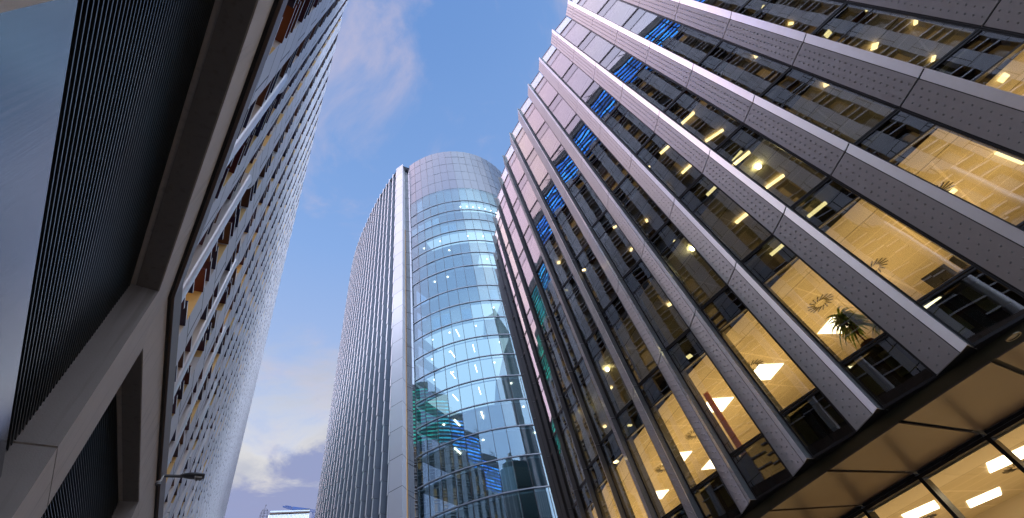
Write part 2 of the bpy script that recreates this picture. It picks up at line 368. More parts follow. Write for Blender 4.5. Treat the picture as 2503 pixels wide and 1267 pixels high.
# ================================================================== OFFICE BLOCK WITH FINS (right)
FN = [V2(p) for p in ((17.0, -1.0), (15.35, 0.95), (13.75, 2.55), (12.25, 4.08), (10.78, 5.56), (9.31, 7.06), (7.85, 8.57), (6.53, 10.17), (5.28, 11.78), (4.06, 13.42), (2.93, 15.15),
      (1.87, 16.92), (0.99, 18.79), (.153, 20.68), (-.56, 22.63), (-1.17, 24.63), (-1.64, 26.7), (-2.0, 28.8), (-2.25, 30.85), (-2.38, 32.9), (-2.38, 34.95), (-2.25, 37.0), (-2.0, 39.05))]
NF = len(FN); HB, HT = 3.70, 34.0
HK = [4.91 + 3.945 * k for k in range(8)]           # floor joints
def head(i):
    a = FN[max(0, i - 1)]; b = FN[min(NF - 1, i + 1)]; return (b - a).normalized()
def frame(i):
    ex = head(i); return ex, Vector((-ex.y, ex.x))
def bay(i):                                          # glass line of the bay between fin i (near) and fin i+1
    d = (FN[i + 1] - FN[i]).normalized(); o = Vector((-d.y, d.x))
    return FN[i] + d * 0.88 - o * 0.46, FN[i + 1] - o * 0.22 - d * 0.02, d, o
office = empty('office_block', 'curved glass office block with grey studded fins and warm lit rooms', 'building', (8.0, 14.0, 0))
OL = Vector(office.location)
def opart(mb, name, parent=None, rel=True):
    o = mb.build(name, parent or office)
    if rel and (parent is None): o.location = -OL
    return o
# the fin, once; every other fin is a copy
PROF = [(0, 0), (0.205, -0.14), (0.86, -0.43), (0.86, -0.58), (0.0, -0.58)]
segs = [(HB, HK[1])] + [(HK[k], HK[k + 1]) for k in range(1, 7)] + [(HK[7], HT)]
segs = [(3.70, HK[1])] + [(HK[k], HK[k + 1]) for k in range(1, 7)] + [(HK[7], HT)]
fb = MB(); sb = MB()
Rr, Dd = Vector(PROF[1]), Vector(PROF[2]); fd = (Dd - Rr).normalized(); fo = Vector((-fd.y, fd.x))
if fo.y < 0: fo = -fo
for (a, b) in segs:
    z0, z1 = a + G + 0.022, b + G - 0.022
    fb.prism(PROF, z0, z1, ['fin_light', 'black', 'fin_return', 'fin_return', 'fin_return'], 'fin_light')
    # studded sheet, 4 mm proud, with a shadow gap along both edges
    A = Rr + fd * 0.02 + fo * 0.004; B = Dd - fd * 0.03 + fo * 0.004
    A2, B2 = A - fo * 0.003, B - fo * 0.003
    sb.prism([A, B, B2, A2], z0, z1, 'fin_stud')
    n = int((z1 - z0) / 0.2); L = (B - A).length
    for c, u in enumerate((0.24, 0.5, 0.76)):
        for k in range(n):
            zc = z0 + 0.12 + 0.2 * k + (0.1 if c == 1 else 0)
            if zc > z1 - 0.05: continue
            pc = A + (B - A) * u; r = 0.025
            ring = [Vector((pc.x + fd.x * r * math.cos(t), pc.y + fd.y * r * math.cos(t), zc + r * math.sin(t))) for t in [2 * math.pi * q / 6 for q in range(6)]]
            r2 = [Vector((pc.x + fd.x * r * .6 * math.cos(t) + fo.x * .024, pc.y + fd.y * r * .6 * math.cos(t) + fo.y * .024, zc + r * .6 * math.sin(t))) for t in [2 * math.pi * q / 6 for q in range(6)]]
            for q in range(6): sb.face([ring[q], ring[(q + 1) % 6], r2[(q + 1) % 6], r2[q]], 'fin_stud')
            sb.face(r2, 'fin_stud')
fb.prism([(0.02, -0.03), (0.2, -0.16), (0.84, -0.45), (0.84, -0.57), (0.02, -0.57)], HB + G + 0.02, HK[7] + G + 0.1, 'black')
fin0 = fb.build('fin', office); st0 = sb.build('stud_panel', fin0)
fixnormals(fin0); fixnormals(st0)
for i in range(NF):
    ex, ey = frame(i); ang = math.atan2(ex.y, ex.x); lc = (FN[i].x - OL.x, FN[i].y - OL.y, 0)
    if i == 0: fin0.location = lc; fin0.rotation_euler = (0, 0, ang)
    else: clone(fin0, office, lc, ang)
# bays: windows, spandrels, transoms, balustrade
rest_w = MB(); rest_s = MB(); nw = 0
def pane(mb, P, Q, z0, z1, mat, th=0.02):
    d = (Q - P).normalized(); o = Vector((-d.y, d.x)) * th
    mb.prism([P, Q, Q - o, P - o], z0, z1, mat)
order = sorted(((i, k) for i in range(1, NF - 1) for k in range(8)), key=lambda t: ((FN[t[0]].length) ** 2 + (HK[t[1]]) ** 2))
big = set(order[:96])
for i in range(NF - 1):
    P, Q, d, o = bay(i)
    for k in range(8):
        z0, z1 = HK[k] + G, (HK[k + 1] if k < 7 else HK[7]) + G
        if k < 7:
            m = rest_w if (i, k) not in big else MB()
            pane(m, P, Q, z0 + 0.06, z0 + 2.92, 'office_glass')
            if (i, k) in big: opart(m, 'window')
            m = rest_s if (i, k) not in big else MB()
            pane(m, P, Q, z0 + 2.97, z1 - 0.05, 'spandrel_glass')
            if (i, k) in big: opart(m, 'spandrel_pane')
    b0 = MB(); pane(b0, P, Q, HB + G + 0.06, HK[0] + G - 0.06, 'spandrel_glass'); opart(b0, 'spandrel_pane')
    # frame of the bay
    f = MB(); ex = (Q - P).normalized(); ey = Vector((-ex.y, ex.x)); L = (Q - P).length
    zt = HK[7] + G
    f.box(P, ex, ey, (-0.09, 0.0), (-0.12, 0.03), (HB + G, zt), 'frame_dark')
    f.box(P, ex, ey, (0.0, 0.035), (-0.10, 0.012), (HB + G, zt), 'frame_dark')
    f.box(P, ex, ey, (L - 0.035, L), (-0.10, 0.012), (HB + G, zt), 'frame_dark')
    for k in range(8):
        z = HK[k] + G
        f.box(P, ex, ey, (0.035, L - 0.035), (-0.14, 0.03), (z - 0.055, z - 0.012), 'frame_dark'); f.box(P, ex, ey, (0.035, L - 0.035), (-0.14, 0.03), (z + 0.012, z + 0.055), 'frame_dark')
        if k < 7: f.box(P, ex, ey, (0.035, L - 0.035), (-0.10, 0.01), (z + 2.925, z + 2.965), 'frame_dark')
    f.box(P, ex, ey, (0.035, L - 0.035), (-0.3, 0.03), (HB + G, HB + G + 0.055), 'frame_dark')
    opart(f, 'window_frame')
    q = MB(); pane(q, P + ex * 0.03, Q - ex * 0.03, zt + 0.08, zt + 1.32, 'clear_glass', 0.03); q.box(P, ex, ey, (0.03, L - 0.03), (-0.045, 0.015), (zt + 1.325, zt + 1.36), 'frame_dark'); opart(q, 'glass_balustrade')
o = opart(rest_w, 'window'); o['kind'] = 'stuff'; o = opart(rest_s, 'spandrel_pane'); o['kind'] = 'stuff'
# things behind the glass: ceilings, floors, backing of the spandrels, core wall
def off(i, dist):
    ex, ey = frame(i); return FN[i] - ey * dist
arc = [0.0]
for i in range(1, NF): arc.append(arc[-1] + (FN[i] - FN[i - 1]).length)
def ribbon(mb, d0, d1, z, mat, down=True, steps=(None,)):
    for i in range(NF - 1):
        a, b, c, e = off(i, d0), off(i + 1, d0), off(i + 1, d1), off(i, d1)
        pts = [(a.x, a.y, z), (b.x, b.y, z), (c.x, c.y, z), (e.x, e.y, z)]; uv = [(arc[i], d0), (arc[i + 1], d0), (arc[i + 1], d1), (arc[i], d1)]
        if down: pts.reverse(); uv.reverse()
        mb.face(pts, mat, uv)
def wall(mb, dd, z0, z1, mat):
    for i in range(NF - 1):
        a, b = off(i, dd), off(i + 1, dd)
        mb.face([(a.x, a.y, z0), (b.x, b.y, z0), (b.x, b.y, z1), (a.x, a.y, z1)], mat)
for k in range(7):
    c = MB(); z = HK[k] + G + 2.94; ribbon(c, 0.62, 9.0, z, 'ceiling_tiles'); opart(c, 'ceiling')
    c = MB(); zf = HK[k] + G - 0.02; ribbon(c, 0.62, 9.0, zf, 'office_floor', False); opart(c, 'floor_slab')
    c = MB(); wall(c, 1.15, z + 0.004, HK[k + 1] + G - 0.03, 'backing_dark'); opart(c, 'spandrel_backing')
c = MB(); wall(c, 9.0, HB + G, HK[7] + G, 'office_wall'); opart(c, 'core_wall')
c = MB(); ribbon(c, 0.6, 9.0, HK[7] + G - 0.03, 'far_wall', False); ribbon(c, 0.6, 9.0, HK[7] + G - 0.2, 'far_wall'); opart(c, 'roof')
# backing panels of the lowest spandrels: olive boards and a teal column behind dark glass
c = MB(); wall(c, 0.95, HB + G + 0.02, HK[0] + G - 0.03, 'backing_dark'); opart(c, 'spandrel_backing')
for i in range(2, NF - 3):
    P, Q, d, o = bay(i); ex = (Q - P).normalized(); ey = Vector((-ex.y, ex.x)); L = (Q - P).length
    c = MB(); c.box(P, ex, ey, (0.12, L * 0.42), (-0.36, -0.32), (HB + G + 0.45, HK[0] + G - 0.12), 'backing_olive')
    c.box(P, ex, ey, (L * 0.72, L * 0.97), (-0.36, -0.32), (HB + G + 0.40, HK[0] + G - 0.12), 'backing_olive')
    c.box(P, ex, ey, (L * 0.50, L * 0.64), (-0.30, -0.22), (HB + G + 0.10, HK[0] + G - 0.10), 'backing_teal'); opart(c, 'spandrel_board')
# lit ceiling panels, tubes, downlights of the first floors
def plate(mb, c, ax, hx, hy, z, th, mat):
    ex = Vector((math.cos(ax), math.sin(ax))); ey = Vector((-ex.y, ex.x)); mb.box(c, ex, ey, (-hx, hx), (-hy, hy), (z - th, z), mat)
zc1 = HK[0] + G + 2.935
for (x, y) in ((9.87, 13.6), (11.0, 17.2), (5.74, 16.48), (7.5, 15.2), (8.4, 18.9), (3.15, 23.4), (4.2, 20.0), (6.1, 21.9), (13.6, 14.4), (1.9, 26.6)):
    c = MB(); plate(c, (x, y), rad(25), 0.54, 0.45, zc1 - 0.004, 0.02, 'panel_light'); opart(c, 'ceiling_light')
for (x, y, r) in ((8.9, 12.1, 0.42), (6.95, 14.6, 0.42), (5.3, 16.9, 0.32), (4.95, 18.3, 0.42), (3.6, 20.6, 0.4), (2.7, 22.4, 0.3), (10.4, 11.2, 0.42), (11.5, 8.9, 0.42)):
    c = MB(); z = zc1 - 0.006
    for q in range(16):
        t = 2 * math.pi * q / 16; a, b = 0.42 * r, r
        P0 = Vector((x + a * math.cos(t), y + a * math.sin(t))); P1 = Vector((x + b * math.cos(t + 0.35), y + b * math.sin(t + 0.35)))
        d = (P1 - P0).normalized(); nrm = Vector((-d.y, d.x)) * 0.012
        c.prism([P0 - nrm, P1 - nrm, P1 + nrm, P0 + nrm], z - 0.01, z, 'black')
    opart(c, 'air_vent')
zb = HK[1] + G + 2.9
for (x, y) in ((9.0, 9.13), (6.73, 11.96), (2.71, 17.96), (1.41, 20.85)):
    bm = bmesh.new(); bmesh.ops.create_icosphere(bm, subdivisions=2, radius=0.085); me = bpy.data.meshes.new('downlight'); bm.to_mesh(me); bm.free(); me.materials.append(M['bulb_light'])
    o = bpy.data.objects.new('downlight', me); COL.objects.link(o); o.parent = office; o.location = (x - OL.x, y - OL.y, zb - 0.05)
for A, B in (((8.29, 8.88, 15.65), (8.81, 8.56, 15.65)), ((9.38, 10.04, 15.65), (10.14, 9.76, 15.65)), ((7.35, 9.94, 15.65), (7.76, 9.69, 15.65)), ((8.34, 11.26, 15.65), (8.76, 10.98, 15.65)), ((8.3, 8.88, 12.1), (8.6, 8.58, 12.1)), ((7.48, 10.06, 12.2), (7.79, 9.81, 12.2)), ((8.4, 11.34, 11.7), (8.86, 11.08, 11.7)), ((8.05, 8.76, 11.7), (8.6, 8.42, 11.7)), ((9.43, 10.15, 11.7), (10.04, 9.84, 11.7)), ((8.31, 8.88, 8.5), (8.77, 8.55, 8.5)), ((7.46, 10.07, 8.6), (7.8, 9.8, 8.6)), ((8.44, 11.36, 11.7), (8.81, 11.06, 11.7)), ((12.6, 7.95, 7.76), (13.68, 8.63, 7.76))):
    A, B = Vector(A) + Vector((0, 0, G + 0.04)), Vector(B) + Vector((0, 0, G + 0.04)); d = (B - A).xy.normalized(); c = MB()
    c.box(A.xy, d, Vector((-d.y, d.x)), (0, (B - A).length), (-0.055, 0.055), (A.z - 0.05, A.z), 'tube_light'); opart(c, 'ceiling_light')
rnd = random.Random(11)
for (x, y, z_) in ((5.49, 12.06, 15.65), (6.63, 13.27, 15.65), (6.21, 13.55, 15.65), (5.77, 14.76, 15.65), (7.61, 11.76, 15.65), (6.22, 11.65, 12.05), (6.78, 10.45, 15.65), (5.06, 13.04, 15.65), (11.65, 5.59, 16.16), (12.49, 6.27, 15.65), (12.26, 5.19, 12.29), (11.43, 5.74, 12.66), (13.38, 5.77, 11.7), (12.23, 6.13, 11.7), (14.48, 7.15, 11.7), (10.91, 6.84, 11.7), (11.23, 7.05, 15.65), (11.67, 5.77, 7.76), (11.84, 8.88, 7.76), (3.27, 15.1, 15.65), (5.8, 14.76, 11.7), (3.64, 17.01, 11.7), (3.28, 15.53, 8.83), (2.47, 17.02, 8.35), (2.07, 23.12, 11.7), (6.3, 13.64, 11.7), (5.62, 12.17, 8.68), (4.81, 13.44, 8.26), (1.55, 18.43, 7.76), (2.75, 19.6, 11.7), (2.31, 17.2, 16.68), (2.65, 17.68, 19.6)):
    c = MB(); plate(c, (x, y), rnd.uniform(0, 3), 0.09, rnd.choice((0.05, 0.09)), z_ + G + 0.04, 0.04, 'tube_light'); opart(c, 'downlight')
# added, unseen area lights that throw warm fill up at the ceilings
def room_fill(x, y, z, pw, sx, sy, ang, col=(1.0, 0.66, 0.27)):
    l = bpy.data.lights.new('ceiling_fill', 'AREA'); l.shape = 'RECTANGLE'; l.size = sx; l.size_y = sy; l.energy = pw; l.color = col
    o = bpy.data.objects.new('ceiling_fill', l); COL.objects.link(o); o.location = (x, y, z); o.rotation_euler = (math.pi, 0, ang); return o
for i in range(2, NF - 4, 3):
    p = off(i, 3.4); ex, ey = frame(i); room_fill(p.x, p.y, HK[0] + G + 0.9, 47, 6.0, 4.0, math.atan2(ex.y, ex.x))
    room_fill(p.x, p.y, HK[1] + G + 0.9, 1.6, 6.0, 4.0, math.atan2(ex.y, ex.x), (1.0, 0.8, 0.35))
# underside: skirt, soffit panels with open joints, recessed ground-floor glazing
ND = [off(i, 4.35) for i in range(NF)]
sk = MB()
for i in range(NF - 1):
    a, b = off(i, 0.5), off(i + 1, 0.5); c_, d_ = off(i + 1, 0.9), off(i, 0.9)
    sk.face([(a.x, a.y, HB + G), (b.x, b.y, HB + G), (b.x, b.y, 3.45 + G), (a.x, a.y, 3.45 + G)], 'bronze')
    sk.face([(d_.x, d_.y, HB + G + 0.01), (c_.x, c_.y, HB + G + 0.01), (b.x, b.y, HB + G + 0.01), (a.x, a.y, HB + G + 0.01)], 'bronze')
opart(sk, 'skirt')
for i in range(1, NF - 2):
    a, b, c_, d_ = off(i, 0.5), off(i + 1, 0.5), ND[i + 1], ND[i]
    e = (b - a).normalized() * 0.055; e2 = (c_ - d_).normalized() * 0.055
    m = MB(); m.prism([a + e, b - e, c_ - e2, d_ + e2], 3.43 + G, 3.47 + G, 'soffit'); opart(m, 'soffit_panel')
m = MB(); ribbon(m, 0.5, 4.6, 3.62 + G, 'black'); opart(m, 'soffit_void')
for i in range(1, NF - 2):
    P, Q = ND[i], ND[i + 1]; ex = (Q - P).normalized(); ey = Vector((-ex.y, ex.x)); L = (Q - P).length
    m = MB(); pane(m, P + ex * 0.05, Q - ex * 0.05, 0.12, 3.28 + G, 'ground_glass'); w_ = opart(m, 'shop_window')
    m = MB(); m.box(P, ex, ey, (-0.05, 0.05), (-0.28, 0.06), (0.0, 3.34 + G), 'frame_dark'); opart(m, 'mullion')
    m = MB(); m.box(P, ex, ey, (0.05, L - 0.05), (-0.2, 0.09), (3.26 + G, 3.34 + G), 'frame_dark'); m.box(P, ex, ey, (0.05, L - 0.05), (-0.2, 0.05), (3.36 + G, 3.425 + G), 'frame_dark'); opart(m, 'transom')
m = MB()
for i in range(NF - 1):
    for d0, d1 in ((4.5, 12.0),):
        a, b, c_, e_ = off(i, d0), off(i + 1, d0), off(i + 1, d1), off(i, d1); z = 3.22 + G
        m.face([(e_.x, e_.y, z), (c_.x, c_.y, z), (b.x, b.y, z), (a.x, a.y, z)], 'ceiling_tiles', [(arc[i], d1 - d0), (arc[i + 1], d1 - d0), (arc[i + 1], 0), (arc[i], 0)])
opart(m, 'ceiling')
m = MB(); wall(m, 12.0, 0, 3.22 + G, 'office_wall'); opart(m, 'core_wall')
for (x, y) in ((11.4, 14.95), (9.95, 17.7), (13.2, 12.3), (8.4, 20.6), (14.2, 15.6), (12.5, 18.6)):
    c = MB(); plate(c, (x, y), rad(60), 0.62, 0.5, 3.216 + G, 0.02, 'panel_light'); opart(c, 'ceiling_light')
for (x, y, r) in ((12.3, 16.0, 0.45), (10.6, 19.0, 0.4)):
    c = MB(); z = 3.214 + G
    for q in range(16):
        t = 2 * math.pi * q / 16; P0 = Vector((x + .42 * r * math.cos(t), y + .42 * r * math.sin(t))); P1 = Vector((x + r * math.cos(t + 0.35), y + r * math.sin(t + 0.35)))
        d = (P1 - P0).normalized(); nrm = Vector((-d.y, d.x)) * 0.014; c.prism([P0 - nrm, P1 - nrm, P1 + nrm, P0 + nrm], z - 0.01, z, 'black')
    opart(c, 'air_vent')
for i in range(3, NF - 6, 3):
    p = off(i, 7.2); ex, ey = frame(i); room_fill(p.x, p.y, 0.9, 28, 6.0, 4.0, math.atan2(ex.y, ex.x), (1.0, 0.66, 0.28))  # added fill, out of sight, for the ground-floor ceiling and soffit
m = MB(); ribbon(m, 4.5, 12.0, 0.05, 'office_floor', False); opart(m, 'floor_slab')
# pavement under the overhang
m = MB()
for i in range(NF - 1):
    a, b, c_, d_ = off(i, -2.2), off(i + 1, -2.2), off(i + 1, 12), off(i, 12)
    m.prism([d_, c_, b, a], 0.0, 0.03 if False else 0.04, 'paving')
tag(m.build('pavement'), kind='structure')

# ring lamp in the soffit
m = MB(); n = 18; z = 3.425 + G
for q in range(n):
    t0, t1 = 2 * math.pi * q / n, 2 * math.pi * (q + 1) / n; C_ = Vector((8.19, 8.13)); e = lambda t, r: C_ + Vector((math.cos(t), math.sin(t))) * r
    m.prism([e(t0, .10), e(t1, .10), e(t1, .13), e(t0, .13)], z - .02, z, 'bronze')
opart(m, 'lamp_ring')
m = MB(); m.prism([C_ + Vector((math.cos(2 * math.pi * q / n), math.sin(2 * math.pi * q / n))) * .098 for q in range(n)], z - .006, z, 'lamp_lens'); opart(m, 'soffit_lamp')
# ---- things inside the lit rooms
def plant(x, y, z, h, label, nleaf):
    e = empty('potted_plant', label, 'plant', (x, y, z), 'green plants behind the office glass')
    p = MB(); n = 14
    for k in range(n):
        t0, t1 = 2 * math.pi * k / n, 2 * math.pi * (k + 1) / n
        p.face([(0.13 * math.cos(t0), 0.13 * math.sin(t0), 0), (0.13 * math.cos(t1), 0.13 * math.sin(t1), 0), (0.18 * math.cos(t1), 0.18 * math.sin(t1), 0.3), (0.18 * math.cos(t0), 0.18 * math.sin(t0), 0.3)], 'terracotta')
    p.face([(0.17 * math.cos(2 * math.pi * k / n), 0.17 * math.sin(2 * math.pi * k / n), 0.27) for k in range(n)], 'terracotta'); p.build('pot', e)
    s = MB(); s.bar((0, 0, 0.25), (0.02, 0, h), 0.025, 'terracotta', 6, 0.015); s.bar((0.02, 0, h * .5), (0.16, 0.05, h * .75), 0.018, 'terracotta', 6, 0.012); s.build('stem', e)
    f = MB(); rnd = random.Random(int(x * 100))
    for cx, cy, cz in ((0.02, 0, h), (0.16, 0.05, h * .75), (0.0, 0.0, h * .85)):
        for q in range(nleaf):
            a = rnd.uniform(0, 6.28); L = rnd.uniform(0.32, 0.6); up = rnd.uniform(0.1, 1.0); d = Vector((math.cos(a), math.sin(a), 0)); sd = Vector((-d.y, d.x, 0)); last = None
            for sgm in range(6):
                t = sgm / 5; c = Vector((cx, cy, cz)) + d * L * t * (0.6 + .4 * math.cos(up)) + Vector((0, 0, up * L * t - 0.95 * L * t * t)); wd = 0.034 * (math.sin(math.pi * min(1, 0.12 + t * .88))) + 0.002
                cur = (c - sd * wd, c + sd * wd)
                if last: f.face([last[0], last[1], cur[1], cur[0]], 'leaf')
                last = cur
    f.build('foliage', e)
plant(7.62, 10.25, HK[0] + G, 1.15, 'bushy green palm-like plant behind the lit window above the sill', 44)
plant(8.05, 9.75, HK[0] + G, 0.55, 'smaller spiky green plant beside the bushier plant at the sill', 30)
m = MB(); P, Q, d, o = bay(8); ex = (Q - P).normalized(); ey = Vector((-ex.y, ex.x)); L = (Q - P).length
for q in range(10):
    m.box(P, ex, ey, (L - 0.30 + q * 0.02, L - 0.28 + q * 0.02), (-0.45 - 0.05 * (q % 2), -0.40 - 0.05 * (q % 2)), (HK[0] + G + 0.02, HK[0] + G + 2.1), 'orange')
tag(m.build('curtain'), 'tall narrow orange curtain behind a lit first floor window', 'curtain')
def desk(x, y, ang, label, lab2, lab3):
    e = empty('desk', label, 'desk', (x, y, HK[0] + G)); e.rotation_euler = (0, 0, ang)
    m = MB(); m.box((0, 0), (1, 0), (0, 1), (-0.7, 0.7), (-0.38, 0.38), (0.70, 0.73), 'desk_pale'); m.build('desk_top', e)
    for sx in (-.64, .64):
        for sy in (-.32, .32):
            m = MB(); m.box((sx, sy), (1, 0), (0, 1), (-0.03, 0.03), (-0.03, 0.03), (0, 0.70), 'frame_dark'); m.build('leg', e)
    for sx, lab in ((-0.35, lab2), (0.35, lab3)):
        c = Vector((x, y)) + Vector((math.cos(ang), math.sin(ang))) * sx
        s = empty('monitor', lab, 'monitor', (c.x, c.y, HK[0] + G + 0.73)); s.rotation_euler = (0, 0, ang + sx * 0.5)
        m = MB(); m.box((0, 0), (1, 0), (0, 1), (-0.29, 0.29), (-0.015, 0.015), (0.16, 0.52), 'steel_dark'); m.build('screen', s)
        m = MB(); m.box((0, 0), (1, 0), (0, 1), (-0.12, 0.12), (-0.09, 0.09), (0, 0.015), 'steel_dark'); m.bar((0, 0.03, 0.015), (0, 0.03, 0.3), 0.02, 'steel_dark'); m.build('stand', s)
ex, ey = frame(5); p = (FN[5] + FN[6]) / 2 - ey * 2.3
desk(p.x, p.y, math.atan2(ex.y, ex.x), 'pale office desk with two dark screens by the lit window right of the plants', 'dark monitor on the desk nearer the lower edge of the window', 'dark monitor on the desk nearer the fin with the white edge')

# ================================================================== CENTRAL TOWER
K = 1.9
CC = Vector((-6.664 * K, 36.199 * K)); CR = 9.82 * K; TH = 114.0
tower = empty('glass_tower', 'tall round-fronted glass tower with ribbed grey flank in the centre', 'building', (CC.x, CC.y, 0)); TL = Vector(tower.location)
def tpart(mb, name):
    o = mb.build(name, tower); o.location = -TL; return o
a0 = math.atan2(51.45 - CC.y, -19.35 - CC.x); DA = 0.0945          # left edge of the round glass, going right
NCOL = 22
cp = lambda k, r=CR: CC + Vector((math.cos(a0 + DA * k), math.sin(a0 + DA * k))) * r
LV = [114.0, 110.4, 106.3, 101.8, 97.4, 92.9, 86.9]
z = 86.9
for q in range(6): z -= 3.97; LV.append(z)
z -= 5.85; LV.append(z)
while z > 2.0: z -= 3.94; LV.append(z)
lit = {}
rnd = random.Random(3)
LITROWS = {6: range(7, 15), 8: range(0, 0), 9: range(2, 16), 11: range(8, 16), 12: range(11, 15), 14: range(6, 9), 15: range(1, 7), 16: range(1, 9), 17: range(1, 8), 18: range(1, 7)}
BL = [(5, 1), (7, 0), (7, 1), (7, 2), (7, 3.0), (8, 4), (8, 5), (12, 11), (12, 12), (13, 8), (14, 2), (14, 3), (14, 5), (15, 9), (15, 10), (20, 4), (21, 5), (21, 6)]
panes = [(r, c) for r in range(len(LV) - 1) for c in range(NCOL)]
keyp = sorted((p for p in panes if p[0] >= 10 and p[1] < 15 and LV[p[0]] > 9), key=lambda p: LV[p[0]])[:99]; keyp = set(keyp)
restp = MB()
for (r, c) in panes:
    z1, z0 = LV[r] + G, LV[r + 1] + G
    A, B = cp(c), cp(c + 1); d = (B - A).normalized(); nn = Vector((d.y, -d.x))
    if nn.dot(A - CC) < 0: nn = -nn
    mat = 'crown' if r < 5 else 'tower_glass'
    t1, t2, t3 = (rnd.uniform(-1, 1) * 0.018 for _ in range(3))
    m = MB() if (r, c) in keyp else restp
    A_, B_ = A + d * 0.03, B - d * 0.03
    q = [(*(A_ + nn * t1), z0 + 0.04), (*(B_ + nn * t2), z0 + 0.04), (*(B_ + nn * (t2 + t3)), z1 - 0.04), (*(A_ + nn * (t1 + t3)), z1 - 0.04)]
    m.face(q, mat); m.face([(p[0] - nn.x * .02, p[1] - nn.y * .02, p[2]) for p in reversed(q)], mat)
    if (r, c) in keyp: tpart(m, 'window_pane')
o = tpart(restp, 'window_pane'); o['kind'] = 'stuff'
for r in range(1, len(LV) - 1):
    m = MB(); zz = LV[r] + G
    for c in range(NCOL):
        A, B = cp(c, CR + 0.10 if r > 5 else CR + .03), cp(c + 1, CR + 0.10 if r > 5 else CR + .03); A2, B2 = cp(c, CR - 0.12), cp(c + 1, CR - 0.12)
        h = 0.07 if r > 5 else 0.035
        m.prism([A, B, B2, A2], zz - h, zz - 0.01, 'tower_face'); 
        if r > 5: m.prism([A, B, B2, A2], zz + 0.01, zz + h, 'tower_metal')
    tpart(m, 'transom')
for c in range(NCOL + 1):
    A = cp(c); d = (A - CC).normalized(); t = Vector((-d.y, d.x)); m = MB(); m.box(A, t, d, (-0.03, 0.03), (-0.1, 0.03), (G, TH + G), 'frame_dark'); tpart(m, 'mullion')
for r in range(5, len(LV) - 2):                                      # floor slabs seen from below, set behind the glass
    m = MB(); zz = LV[r] + G - 0.25; n = NCOL
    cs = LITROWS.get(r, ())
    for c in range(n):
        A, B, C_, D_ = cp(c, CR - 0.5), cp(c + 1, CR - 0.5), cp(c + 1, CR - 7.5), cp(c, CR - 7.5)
        m.face([(*D_, zz), (*C_, zz), (*B, zz), (*A, zz)], 'ceiling_glow' if c in cs else 'slab_pale')
        m.face([(*A, zz), (*B, zz), (*B, zz + 0.2), (*A, zz + 0.2)], 'slab_pale')
    tpart(m, 'floor_slab')
m = MB()
for c in range(NCOL): A, B = cp(c, CR - 7.5), cp(c + 1, CR - 7.5); m.face([(*A, G), (*B, G), (*B, TH + G - 1), (*A, TH + G - 1)], 'core_grey')
tpart(m, 'core_wall')
for (r, c) in BL:
    A, B = cp(c + .04, CR - 0.35), cp(c + .96, CR - 0.35); z1, z0 = LV[r] + G - 0.9, LV[r + 1] + G + 0.15
    m = MB(); m.face([(*A, z0), (*B, z0), (*B, z1), (*A, z1)], 'blind'); m.face([(*(A + (CC - A) * .002), z1), (*(B + (CC - B) * .002), z1), (*(B + (CC - B) * .002), z0), (*(A + (CC - A) * .002), z0)], 'blind'); tpart(m, 'blind')
dots = [(6, 7 + .9 * q) for q in range(8)] + [(9, 1.3), (9, 3.6), (9, 7.2), (9, 9.2), (11, 9.0), (11, 11.2), (10, 4.6), (12, 2.4), (12, 4.0), (14, 8.4), (15, 3.5), (15, 1.6), (15, 6.2), (16, 1.4), (16, 3.3), (16, 8.2), (17, 1.5), (17, 3.4), (17, 7.3), (18, 8.4), (19, 9.0), (19, 2.1), (20, 9.4), (20, 5.2), (21, 10.2)]
for (r, c) in dots:
    p = cp(c, CR - 1.4); m = MB(); plate(m, p, 0, 0.10, 0.10, LV[r] + G - 0.27, 0.06, 'tower_dot'); tpart(m, 'downlight')
for (r, c) in ((15, 4.2), (16, 3.4), (16, 5.6), (17, 3.2), (17, 5.5), (18, 3.2), (18, 5.5), (19, 3.1), (19, 5.4), (20, 2.9)):
    p, q = cp(c, CR - 1.2), cp(c + .05, CR - 3.0); m = MB(); m.bar((*p, LV[r] + G - .32), (*q, LV[r] + G - .32), 0.05, 'tower_dot'); tpart(m, 'tube_light')
# corner pilaster, dark strip, golden edge light
def pil(A, R_, B, name='pilaster'):
    m = MB(); back = (A + B) / 2 + (CC - (A + B) / 2).normalized() * 1.6
    m.prism([A, R_, B, back], 0, TH + G, ['pilaster_clad', 'pilaster_clad', 'black', 'black'], 'tower_metal'); return fixnormals(tpart(m, name))
PA, PR, PB, GS = V2((-22.95, 51.0)), V2((-20.85, 50.28)), V2((-20.82, 51.72)), V2((-19.4, 51.5))
pil(PA, PR, PB)
m = MB(); m.prism([PB, GS, GS + V2((.3, 1.2)), PB + V2((0, 1.2))], 0, TH + G - 1.0, 'flank_glass')
tpart(m, 'side_strip')
m = MB(); m.prism([PB + V2((-.05, 1.0)), GS + V2((.1, 1.0)), GS + V2((.1, 1.3)), PB + V2((-.05, 1.3))], 0, TH + G - 1.1, 'tower_face')
for r in range(len(LV)):
    zz = LV[r] + G; d = (GS - PB).normalized(); q = Vector((d.y, -d.x)) * 0.02
    if zz > TH + G - 1.2: continue
    m.face([(*(PB + q), zz), (*(GS + q), zz - 1.3), (*(GS + q), zz - 1.38), (*(PB + q), zz - 0.08)], 'black')
tpart(m, 'strip_lining')
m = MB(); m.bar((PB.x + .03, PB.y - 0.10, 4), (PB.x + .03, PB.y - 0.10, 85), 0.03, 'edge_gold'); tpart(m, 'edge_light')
# mirrored pilaster on the right
mid = CC + Vector((0, -1)) * 0
ax = (cp(9.7) - CC).normalized()
def mir(p): v = p - CC; return CC + ax * (2 * v.dot(ax)) - v
pil(mir(PB), mir(PR), mir(PA))
